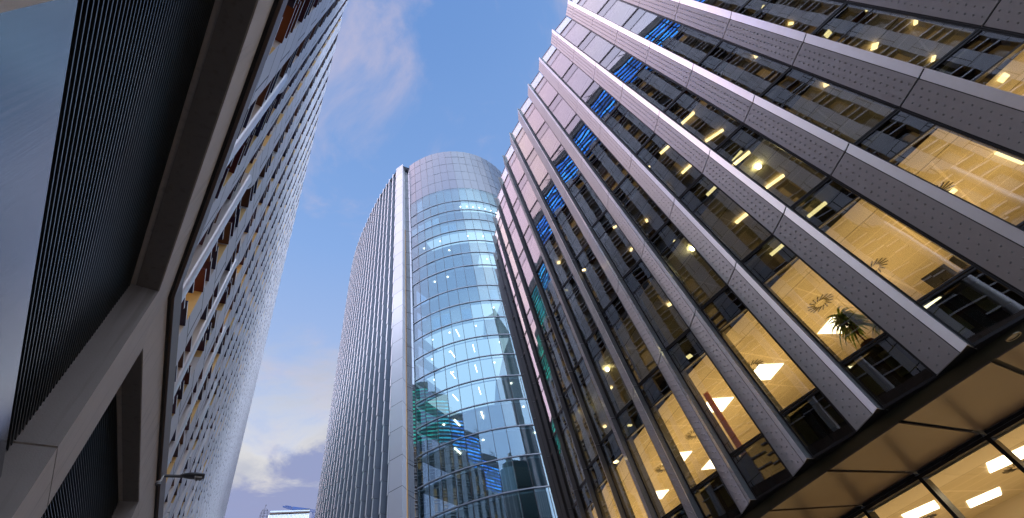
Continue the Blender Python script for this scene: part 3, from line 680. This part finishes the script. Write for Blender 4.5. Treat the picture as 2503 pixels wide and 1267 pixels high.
# ribbed flank: fins, each storey a little kicked
FL = [V2((x * K, y * K)) for x, y in ((-12.03, 26.84), (-12.81, 27.45), (-13.63, 28.01), (-14.34, 28.58), (-15.07, 29.19), (-15.86, 29.81), (-16.55, 30.4), (-17.25, 31.07), (-17.92, 31.69), (-18.64, 32.38), (-19.33, 33.07), (-19.98, 33.78), (-20.67, 34.47))]
d = (FL[-1] - FL[-2]).normalized(); a = math.atan2(d.y, d.x)
while len(FL) < 40:
    a -= 0.022; FL.append(FL[-1] + Vector((math.cos(a), math.sin(a))) * 1.83)
tf = []
for var in range(3):
    m = MB(); z = TH; n = 0; off_ = 1.31 * var
    cuts = [TH]; q = TH - 1.2 - off_
    while q > 0: cuts.append(q); q -= 3.95
    cuts.append(-1.55)
    for z1, z0 in zip(cuts, cuts[1:]):
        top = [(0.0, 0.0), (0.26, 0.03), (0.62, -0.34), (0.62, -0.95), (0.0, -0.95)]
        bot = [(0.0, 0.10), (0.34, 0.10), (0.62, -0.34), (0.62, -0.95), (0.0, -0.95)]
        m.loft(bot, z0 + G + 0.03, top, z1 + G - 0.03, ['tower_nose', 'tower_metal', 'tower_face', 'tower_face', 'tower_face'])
    m.prism([(0.02, -0.04), (.2, -.1), (0.6, -0.36), (0.6, -0.93), (0.02, -0.93)], 0, TH + G - .2, 'black')
    tf.append(m)
proto = []
for i, p in enumerate(FL):
    e = ((FL[i + 1] - p) if i + 1 < len(FL) else (p - FL[i - 1])).normalized(); ang = math.atan2(e.y, e.x); lc = (p.x - TL.x, p.y - TL.y, 0)
    if i < 3:
        o = tf[i].build('fin', tower); fixnormals(o); o.location = lc; o.rotation_euler = (0, 0, ang); proto.append(o)
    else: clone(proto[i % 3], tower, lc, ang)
m = MB()
for i in range(len(FL) - 1):
    e = (FL[i + 1] - FL[i]).normalized(); n_ = Vector((-e.y, e.x)); A, B = FL[i] - n_ * 0.75, FL[i + 1] - n_ * 0.75
    m.face([(*A, 0), (*B, 0), (*B, TH + G - 1), (*A, TH + G - 1)], 'flank_glass'); A, B = A - n_ * .4, B - n_ * .4; m.face([(*A, 0), (*B, 0), (*B, TH + G - 1), (*A, TH + G - 1)], 'tower_face')
tpart(m, 'flank_glazing')
m = MB(); ring = [p for p in FL[::-1]] + [PR] + [cp(k, CR - .3) for k in range(NCOL + 1)]
m.face([(*p, TH + G - 1.1) for p in ring], 'far_wall'); tpart(m, 'roof')

# ================================================================== LEFT BUILDING: piers over a stone base
n1, u1 = Vector((.766, .643)), Vector((-.643, .766)); n2, u2 = Vector((.652, .758)), Vector((-.758, .652))
def corner(d1, d2):
    det = n1.x * n2.y - n1.y * n2.x; return Vector(((-d1 * n2.y + d2 * n1.y) / det, (-d2 * n1.x + d1 * n2.x) / det))
KT = corner(2.45, 1.08); KB = corner(2.36, 1.04); sK = u1.dot(KT)
left = empty('pier_office_building', 'pale panelled office building with stacked coloured shelves between piers above a louvred base', 'building', (-14.0, 10.0, 0)); LL = Vector(left.location)
def lpart(mb, name, loc=None, rot=None):
    o = mb.build(name, left); o.location = (Vector(loc) if loc else Vector((0, 0, 0))) - LL
    if rot is not None: o.rotation_euler = (0, 0, rot)
    return o
def at(s):                                                         # point on the facade line and its frame
    if s >= sK: return KT + u1 * (s - sK), u1, n1
    return KT + u2 * (s - sK), u2, n2
W_, PITCH, HR, HCAP = 1.0, 3.772, 44.0, 14.75
ZB = 8.2 + G
def local(m, name, s):
    p, u, n = at(s); return lpart(m, name, (p.x, p.y, 0), math.atan2(u.y, u.x))
# in the local frame x runs along the street and y points into the building
PP = [(0, 0.05), (0.70, 0.013), (1.0, 0.0), (1.0, 0.38), (0, 0.38)]
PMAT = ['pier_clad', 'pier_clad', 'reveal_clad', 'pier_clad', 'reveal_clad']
def outward(poly): return list(poly)
def pier_full():
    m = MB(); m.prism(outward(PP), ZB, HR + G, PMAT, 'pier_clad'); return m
def pier_short():
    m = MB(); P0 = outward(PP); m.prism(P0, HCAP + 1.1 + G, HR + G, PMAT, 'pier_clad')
    # scooped foot: the wide pier narrows to a slim rail
    last = None
    for q in range(9):
        t = q / 8; ez = HCAP + G + 1.1 - 1.1 * t; sx = 1.0 - (1.0 - 0.40) * (1 - math.sqrt(max(0, 1 - t * t))); 
        sec = [(0.0, 0.06), (min(0.74, sx * .7), 0.016), (sx, 0.0 + .1 * (t)), (sx, 0.36), (0, 0.36)]
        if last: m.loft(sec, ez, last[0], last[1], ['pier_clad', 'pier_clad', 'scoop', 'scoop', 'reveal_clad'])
        last = (sec, ez)
    return m
def rail():
    m = MB(); n = 8; pts = [(0.20 - 0.20 * math.cos(math.pi * k / n), 0.03 - 0.09 * math.sin(math.pi * k / n)) for k in range(n + 1)] + [(0.40, 0.3), (0.0, 0.3)]
    m.prism(pts[::-1], ZB, HCAP + G - 0.002, 'rail_white'); return m
far_shelves = MB(); near_n = 0; shelf_mesh = {}
def shelves(s0, wd, h0, h1, seed):
    global near_n
    p, u, n = at(s0); r = random.Random(seed); z = h0; k = r.randint(0, 2); inn = -n
    while z < h1:
        c = ('blade_navy', 'blade_brown', 'blade_purple')[k % 3]
        if r.random() < 0.10: c = r.choice(['blade_rust', 'blade_wine', 'blade_wine'])
        near = 2.0 < s0 < 17.0 and z < 24.0 and near_n < 98
        if near:
            key = (c, round(wd, 2))
            if key not in shelf_mesh:
                m = MB(); m.prism([(0.004, 0.025), (wd - 0.004, 0.025), (wd - 0.004, 0.345), (0.004, 0.345)], 0, 0.07, ['blade_edge', c, c, c], c); shelf_mesh[key] = m.build('shelf', left); o = shelf_mesh[key]
            else: o = shelf_mesh[key].copy(); COL.objects.link(o); o.parent = left
            o.location = (p.x - LL.x, p.y - LL.y, z); o.rotation_euler = (0, 0, math.atan2(u.y, u.x)); near_n += 1
        else:
            P = lambda a, b: p + u * a + inn * b
            far_shelves.prism([P(0.004, 0.025), P(wd - 0.004, 0.025), P(wd - 0.004, 0.345), P(0.004, 0.345)], z, z + 0.07, ['blade_edge', c, c, c], c)
        z += (0.50, 0.58, 1.36)[(k + seed) % 3] * r.uniform(0.94, 1.06); k += 1
fullA = shortB = railB = None
k0, k1 = -8, 27
sh_cache = {}
for k in range(k0, k1):
    sA, sB = 6.96 + PITCH * k, 8.85 + PITCH * k
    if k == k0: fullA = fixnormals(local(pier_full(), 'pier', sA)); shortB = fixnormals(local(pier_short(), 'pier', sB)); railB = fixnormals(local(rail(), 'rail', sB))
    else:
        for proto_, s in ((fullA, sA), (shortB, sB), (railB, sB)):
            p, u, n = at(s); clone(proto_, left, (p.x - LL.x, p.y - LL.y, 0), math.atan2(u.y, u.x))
    for s0, wd in ((sA + W_, sB - sA - W_), (sB + W_, sA + PITCH - sB - W_)): shelves(s0, wd, ZB + 0.4 + 0.23 * ((k * 2 + (s0 > sB)) % 5), HR + G - 0.4, k * 2 + (s0 > sB) + 100)
    shelves(sB + 0.40, W_ - 0.40, ZB + 0.5 + 0.3 * (k % 4), HCAP + G - 0.2, k + 50)          # wider gap beside the rail below the scoop
    for s0, s1 in ((sA, sB), (sB, sA + PITCH)):
        p, u, n = at(s0); q, _, _ = at(s1); m = MB(); A, B = p - n * 0.355, q - n * 0.355
        m.face([(*A, ZB), (*B, ZB), (*B, HR + G - .1), (*A, HR + G - .1)], 'window_dark'); lpart(m, 'window')
o = lpart(far_shelves, 'shelf'); o['kind'] = 'stuff'
m = MB(); ss = [6.96 + PITCH * k0, sK, 6.96 + PITCH * k1]; pts = [at(s) for s in ss]
for (p, u, n), (q, u_, n_) in zip(pts, pts[1:]):
    A, B = p - n * 0.9, q - n * 0.9; m.face([(*A, ZB), (*B, ZB), (*B, HR + G - .2), (*A, HR + G - .2)], 'lit_rooms', [(u.dot(p - KT), 0), (u.dot(q - KT), 0), (u.dot(q - KT), HR - 8.4), (u.dot(p - KT), HR - 8.4)])
    A2, B2 = p - n * 14, q - n * 14; m.face([(*A, HR + G - .15), (*B, HR + G - .15), (*B2, HR + G - .15), (*A2, HR + G - .15)], 'far_wall')
lpart(m, 'inner_wall')
# set-back storeys above the piers, lit blue and green
m = MB(); SB = 1.6; H2 = 52.5
for (s0, s1, dn) in ((ss[0], sK, 0), (sK, 26.0, 0), (26.0, 37.0, 0.0), (37.0, 47.0, 3.0), (47.0, 60.0, 5.5), (60.0, ss[2], 3.0)):
    p, u, n = at(s0 + 1e-4); q = p + u * (s1 - s0); A, B = p - n * SB, q - n * SB; zt = H2 + dn + G
    m.face([(*A, HR + G), (*B, HR + G), (*B, zt - 1.4), (*A, zt - 1.4)], 'lit_storeys', [(s0, 0), (s1, 0), (s1, zt - HR - G - 1.4), (s0, zt - HR - G - 1.4)])
    m.prism([A + n * .05, B + n * .05, B - n * 8, A - n * 8], zt - 1.4, zt, 'far_wall')
lpart(m, 'set_back_storeys')
for s in [ss[0] + 1.886 * j for j in range(0, 66)]:
    p, u, n = at(s); m = MB(); m.box(p - n * SB, u, n, (-0.05, 0.05), (0.01, 0.07), (HR + G, HR + G + 6.9), 'frame_dark'); lpart(m, 'mullion')
for s in (-8, 0.5, 9.5, 16, 24, 33):
    p, u, n = at(s); m = MB(); A = Vector((*(p - n * 2.2), H2 + G)); B = A + Vector((*u, 0)) * 1.5
    for q in (0, .5, 1.0, 1.5): m.bar(A + Vector((*u, 0)) * q, A + Vector((*u, 0)) * q + Vector((0, 0, 1.5)), 0.03, 'steel_dark')
    for z_ in (0.7, 1.45): m.bar(A + Vector((0, 0, z_)), B + Vector((0, 0, z_)), 0.025, 'steel_dark')
    m.bar(A + Vector((0, 0, .2)), B + Vector((0, 0, 2.4)), 0.04, 'steel_dark'); lpart(m, 'roof_railing')
# ---- stone base: fascia, soffit reveal, piers, louvres, glossy lower panels
DPT = 0.33
def basepoly(sa, sb, o0, o1, seg):
    u, n = (u1, n1) if seg == 1 else (u2, n2); K_ = KB
    return [K_ + u * sa - n * o0, K_ + u * sb - n * o0, K_ + u * sb - n * o1, K_ + u * sa - n * o1]
HF0, HF1 = 6.62, 8.2
def mit(o):      # corner point of the two facade lines set back by o
    return corner(2.36 + o, 1.04 + o)
FAR1, NEAR2 = 110.0, -16.0
def run(mb, o0, o1, z0, z1, mats):
    for seg in (1, 2):
        u, n = (u1, n1) if seg == 1 else (u2, n2); c0, c1 = mit(o0), mit(o1); L = FAR1 if seg == 1 else NEAR2
        e0, e1 = KB + u * L - n * o0, KB + u * L - n * o1
        poly = [c0, e0, e1, c1] if seg == 1 else [e0, c0, c1, e1]
        mb.prism(poly, z0 + G, z1 + G, mats)
m = MB(); run(m, 0.0, DPT + .3, HF0, HF1 - 0.5, ['stone', 'stone_shade', 'stone', 'stone']); lpart(m, 'fascia')
m = MB(); run(m, -0.10, 0.4, HF1 - 0.46, HF1, 'trim_brown'); run(m, -0.05, 0.3, HF1 - 0.498, HF1 - 0.462, 'black'); lpart(m, 'parapet_trim')
m = MB(); run(m, 0.02, DPT, HF0 - 0.008, HF0 - 0.002, 'stone_shade'); lpart(m, 'soffit_shade')  # thin sheet that carries the painted shade under the fascia
def sat(az, seg, o=0.0):      # where a bearing from the eye meets the base facade, metres from the corner
    v = Vector((math.sin(rad(az)), math.cos(rad(az)))); n, u, dd = (n1, u1, 2.36) if seg == 1 else (n2, u2, 1.04)
    P = v * (-(dd + o) / n.dot(v)); return u.dot(P - KB)
def bpier(poly, mats): 
    m = MB(); m.prism(poly, 0, 3.74 + G, mats, 'stone'); m.prism(poly, 3.765 + G, HF0 + G - 0.01, mats, 'stone'); return fixnormals(lpart(m, 'base_pier'))
s_c = sat(-55.9, 1); s_c2 = sat(-57.75, 2)
cpts = [KB + u2 * min(s_c2, -0.02) + n2 * 0, KB + u1 * s_c, KB + u1 * s_c - n1 * (DPT + .45), mit(DPT + .45), KB + u2 * min(s_c2, -0.02) - n2 * (DPT + .45)]
bpier(cpts, ['stone', 'stone_shade', 'stone', 'stone', 'stone_shade'])
edges = []; s = sat(-49.4, 1); pw = sat(-48.3, 1) - s; bw = s - s_c; pw = max(0.7, pw)
x = s_c
while x < 100:
    a_, b_ = x + bw, x + bw + pw
    m = MB(); bpier(basepoly(a_, b_, 0, DPT + .45, 1), ['stone', 'stone_shade', 'stone', 'stone_shade']); edges.append((x, a_)); x = b_
s_n = sat(-93.2, 2)
bpier(basepoly(s_n - 1.0, s_n, -0.0, DPT + .45, 2), ['stone', 'stone_shade', 'stone', 'stone_shade'])
def louvres(sa, sb, seg, z0, z1, pitch=0.066):
    u, n = (u1, n1) if seg == 1 else (u2, n2); m = MB(); o0 = DPT + 0.06
    A, B = KB + u * sa, KB + u * sb; z = z0
    while z < z1:
        f0, f1 = A - n * o0, B - n * o0; b0, b1 = A - n * (o0 + .05), B - n * (o0 + .05)
        m.face([(*f0, z), (*f1, z), (*f1, z + .010), (*f0, z + .010)], 'louvre'); m.face([(*b0, z + .03), (*b1, z + .03), (*f1, z), (*f0, z)], 'louvre'); m.face([(*f0, z + .010), (*f1, z + .010), (*b1, z + .039), (*b0, z + .039)], 'louvre')
        z += pitch
    g0, g1 = A - n * (o0 + .12), B - n * (o0 + .12); m.face([(*g0, z0), (*g1, z0), (*g1, z1), (*g0, z1)], 'black')
    lpart(m, 'louvre_panel')
    m = MB(); nj = max(2, int((sb - sa) / 1.5))
    for j in range(1, nj):
        c = A + (B - A) * (j / nj); m.box(c, u, n, (-0.012, 0.012), (-o0 - .11, -o0 - 0.055), (z0, z1), 'black')
    lpart(m, 'louvre_rib')
sl2 = min(s_c2, -0.02)
louvres(s_n, sl2, 2, 3.38 + G, HF0 + G - 0.02)
for (xa, xb) in edges[:7]: louvres(xa, xb, 1, 1.2 + G, HF0 + G - 0.02)
m = MB(); m.prism(basepoly(s_n, sl2, DPT - 0.03, DPT + 0.2, 2), 0.3, 3.36 + G, 'panel_gloss'); lpart(m, 'lower_panel')
for (xa, xb) in edges[:7]:
    m = MB(); m.prism(basepoly(xa, xb, DPT - 0.03, DPT + 0.2, 1), 0.3, 1.19 + G, 'panel_gloss'); lpart(m, 'lower_panel')
m = MB()
for (xa, xb) in edges[7:]: m.prism(basepoly(xa, xb, DPT, DPT + 0.2, 1), 0.3, HF0 + G - .02, 'black')
m.prism(basepoly(s_n - 12, s_n - 1.0, DPT, DPT + 0.2, 2), 0.3, HF0 + G - .02, 'black'); lpart(m, 'shutter')

# street lamp on the fascia
Wp = Vector((-11.735, 10.31)); Wp = Wp + n1 * (-2.36 - n1.dot(Wp)); LZ = 7.86 + G
lamp = empty('street_lamp', 'grey wall-mounted street lamp on a bracket arm jutting from the stone fascia', 'street lamp', (Wp.x, Wp.y, LZ)); lamp.rotation_euler = (0, 0, math.atan2(n1.y, n1.x))
m = MB(); m.prism([(0.005, -0.07), (0.14, -0.05), (0.14, 0.05), (0.005, 0.07)], -0.24, 0.06, 'lamp_grey'); m.build('bracket', lamp)
m = MB(); m.face([(0.0, -0.075, -0.22), (0.0, -0.075, -.2), (0.14, -0.0545, 0.02), (0.14, -.0545, -0.16)], 'sign_white'); m.face([(0.05, -0.0702, -0.14), (0.05, -0.0702, -0.06), (0.10, -0.0625, -0.03), (0.10, -0.0625, -0.12)], 'sign_red'); m.build('warning_sticker', lamp)
m = MB(); m.bar((0.12, 0, 0.02), (0.62, 0, 0.02), 0.042, 'lamp_grey', 10); m.build('arm', lamp, smooth=True)
m = MB(); secs = [(0.52, .045, .045), (0.62, 0.10, 0.07), (0.78, .155, .09), (0.92, .165, .09), (1.08, .155, .08), (1.14, .13, .06)]; last = None
for (x, hw, hh) in secs:
    cur = [Vector((x, hw * math.cos(t), 0.03 + hh * math.sin(t) if math.sin(t) > 0 else 0.03 + .5 * hh * math.sin(t))) for t in [2 * math.pi * q / 16 for q in range(16)]]
    if last:
        for q in range(16): m.face([last[q], last[(q + 1) % 16], cur[(q + 1) % 16], cur[q]], 'lamp_grey')
    else: m.face(cur[::-1], 'lamp_grey')
    last = cur
m.face(last, 'lamp_grey'); m.build('lamp_head', lamp, smooth=True)
m = MB(); m.prism([(0.93, -0.095), (1.09, -0.085), (1.09, 0.085), (0.93, 0.095)], -0.045, 0.01, 'lamp_lens'); m.prism([(0.90, -0.10), (0.922, -0.10), (0.922, 0.10), (0.90, 0.10)], -0.04, 0.01, 'sign_white'); m.build('lens', lamp)

# ================================================================== FAR ROOFTOP, CRANE, MAST
az = rad(-35.0); fw = Vector((math.sin(az), math.cos(az))); rt = Vector((math.cos(az), -math.sin(az)))
def fp(r_, h, D): v = rt * r_ + fw * D; return Vector((v.x, v.y, h + G))
far = empty('corrugated_rooftop_building', 'distant building with pale corrugated roof enclosure in the gap between the towers', 'building', tuple(rt * 0 + fw * 140) + (0,)); FLc = Vector(far.location)
def fpart(mb, name):
    o = mb.build(name, far); o.location = -FLc; return o
m = MB(); nrib = 30
for k in range(nrib):
    xa = -5.33 + 10.3 * k / nrib; xb = -5.33 + 10.3 * (k + 1) / nrib; xm = (xa + xb) / 2
    for x0, x1, d0, d1 in ((xa, xm, 140, 139.88), (xm, xb, 139.88, 140)):
        m.face([fp(x0, 45, d0), fp(x1, 45, d1), fp(x1, 61.55, d1), fp(x0, 61.55, d0)], 'corrugated')
fpart(m, 'corrugated_screen')
P4 = lambda x0, x1, d0, d1: [fp(x0, 0, d0).xy, fp(x1, 0, d0).xy, fp(x1, 0, d1).xy, fp(x0, 0, d1).xy]
m = MB(); m.prism(P4(-5.2, 4.95, 140.1, 152), 45, 61.5 + G, 'far_wall'); m.prism(P4(5.0, 6.9, 140.3, 152), 45, 59.2 + G, 'far_wall'); m.prism(P4(-9, 9, 139.0, 155), 0, 50, 'far_wall'); fpart(m, 'wall')
m = MB(); m.prism(P4(-5.2, 4.95, 139.7, 152), 61.75 + G, 61.98 + G, 'trim_brown'); m.prism(P4(-5.1, 4.9, 139.6, 152), 62.0 + G, 62.4 + G, 'corrugated'); fpart(m, 'roof_edge')
mast = empty('roof_mast', 'thin dark aerial in a curved ladder cage left of the corrugated roof', 'mast', tuple(fp(-6.3, 0, 136).xy) + (50,))
ml = Vector(mast.location)
m = MB(); m.bar(fp(-6.62, 57, 136), fp(-6.55, 60.5, 136), .07, 'steel_dark'); m.bar(fp(-6.6, 60.4, 136), fp(-6.35, 62.3, 136), 0.05, 'steel_dark'); m.bar(fp(-6.36, 62.15, 136), fp(-6.33, 62.45, 136), 0.11, 'steel_dark', 6); o = m.build('pole', mast); o.location = -ml
m = MB()
for hh, rr in ((59.2, 1.0), (59.9, .98), (60.6, .85), (61.1, 0.6)):
    prev = None
    for q in range(17):
        t = 2 * math.pi * q / 16; p = fp(-6.3 + rr * math.cos(t), hh, 136 + rr * math.sin(t))
        if prev: m.bar(prev, p, .035, 'steel_dark', 3)
        prev = p
for q in range(8):
    t = 2 * math.pi * q / 8; prev = None
    for hh, rr in ((58, 1.0), (59.9, .98), (60.6, .85), (61.1, .6)):
        p = fp(-6.3 + rr * math.cos(t), hh, 136 + rr * math.sin(t))
        if prev: m.bar(prev, p, .035, 'steel_dark', 3)
        prev = p
o = m.build('ladder_cage', mast); o.location = -ml
crane = empty('tower_crane', 'small blue construction crane behind the corrugated roof, jib pointing left', 'crane', tuple(fp(9, 0, 200).xy) + (0,)); cl = Vector(crane.location)
def cpart(mb, name): o = mb.build(name, crane); o.location = -cl; return o
m = MB(); A = [fp(0.45, 89.35, 200), fp(0.5, 90.6, 200), fp(7.1, 89.75, 200), fp(2.9, 89.3, 200)]
for dd in (0,):
    q = [fp(0.4, 89.35, 199.5), fp(2.9, 89.3, 199.5), fp(7.1, 89.5, 199.5), fp(0.45, 90.6, 199.5)]; r_ = [fp(0.4, 89.35, 200.5), fp(2.9, 89.3, 200.5), fp(7.1, 89.5, 200.5), fp(0.45, 90.6, 200.5)]
    m.face(q, 'crane_blue'); m.face(r_[::-1], 'crane_blue')
    for i in range(4): m.face([q[i], r_[i], r_[(i + 1) % 4], q[(i + 1) % 4]], 'crane_blue')
cpart(m, 'jib')
def truss(m, a0_, a1_, b0_, b1_, n, wdt):
    for k in range(n):
        t0, t1 = k / n, (k + 1) / n; p0, p1 = a0_.lerp(a1_, t0), a0_.lerp(a1_, t1); q0, q1 = b0_.lerp(b1_, t0), b0_.lerp(b1_, t1)
        for aa, bb in ((p0, p1), (q0, q1), (p0, q1), (q0, p1), (p0, q0)): m.bar(aa, bb, wdt, 'crane_blue', 4)
m = MB(); truss(m, fp(0.5, 90.6, 200), fp(-3.3, 91.1, 200), fp(0.4, 89.4, 200), fp(-3.2, 90.75, 200), 7, 0.09); truss(m, fp(-.2, 90.9, 200), fp(-2.3, 91.25, 200), fp(-.2, 90.5, 200), fp(-2.3, 91.0, 200), 4, .1); cpart(m, 'jib_tip')
m = MB(); truss(m, fp(7.1, 89.5, 200), fp(10.9, 88.95, 200), fp(7.2, 88.6, 200), fp(10.2, 87.9, 200), 5, 0.07); truss(m, fp(10.9, 88.95, 200), fp(12.1, 87.3, 200), fp(10.2, 87.9, 200), fp(10.2, 87.3, 200), 3, .07); cpart(m, 'counter_jib')
m = MB(); m.prism([fp(10.1, 0, 199.4).xy, fp(12.1, 0, 199.4).xy, fp(12.1, 0, 200.6).xy, fp(10.1, 0, 200.6).xy], 86.9 + G, 87.35 + G, 'crane_blue'); m.prism([fp(10.05, 0, 199.4).xy, fp(12.0, 0, 199.4).xy, fp(12.0, 0, 200.6).xy, fp(10.05, 0, 200.6).xy], 86.1 + G, 86.65 + G, 'crane_blue'); truss(m, fp(10.2, 87.3, 200), fp(10.2, 86, 200), fp(12, 87.3, 200), fp(12, 86, 200), 2, .06); cpart(m, 'counterweight')
m = MB(); truss(m, fp(8.2, 0, 200.4), fp(8.2, 88.7, 200.4), fp(9.6, 0, 200.4), fp(9.6, 88.2, 200.4), 30, 0.12); cpart(m, 'mast_tower')

# ================================================================== RIBBED TOWER (stands behind the office block; the photo shows its mirror image in the round glass tower)
rib = empty('ribbed_tower', 'slim dark tower with pale vertical ribs, mirrored in the round glass tower', 'building', (60.0, -27.0, 0)); rib.rotation_euler = (0, 0, rad(58))
m = MB(); m.prism([(-10, -9), (10, -9), (10, 9), (-10, 9)], 0, 139, 'backing_teal'); m.build('shaft', rib)
m = MB(); m.prism([(-10.6, -9.6), (10.6, -9.6), (10.6, 9.6), (-10.6, 9.6)], 139, 143, 'trim_brown'); m.build('crown', rib)
def ribmesh():
    m = MB(); m.prism([(-0.7, 0), (0.7, 0), (0.55, 0.9), (-0.55, 0.9)], 0, 138.98, 'line_white'); return m
r0 = None
for side in range(4):
    hw = 10 if side % 2 == 0 else 9; d = 9 if side % 2 == 0 else 10; n = 6
    a = (math.pi, -math.pi / 2, 0, math.pi / 2)[side]
    for k in range(n):
        t = -hw + (k + .5) * 2 * hw / n; c, s_ = math.cos(a), math.sin(a); lc = (c * t - s_ * d, s_ * t + c * d, 0)
        if r0 is None: r0 = fixnormals(ribmesh().build('rib', rib)); r0.location = lc; r0.rotation_euler = (0, 0, a)
        else: clone(r0, rib, lc, a)
for q in range(14):
    t = random.uniform(-9, 8); z_ = random.uniform(30, 135); m = MB(); m.box((0, 0), (1, 0), (0, 1), (t, t + 1.1), (9.02, 9.08), (z_, z_ + 1.2), 'tube_light'); m.build('lit_window', rib)
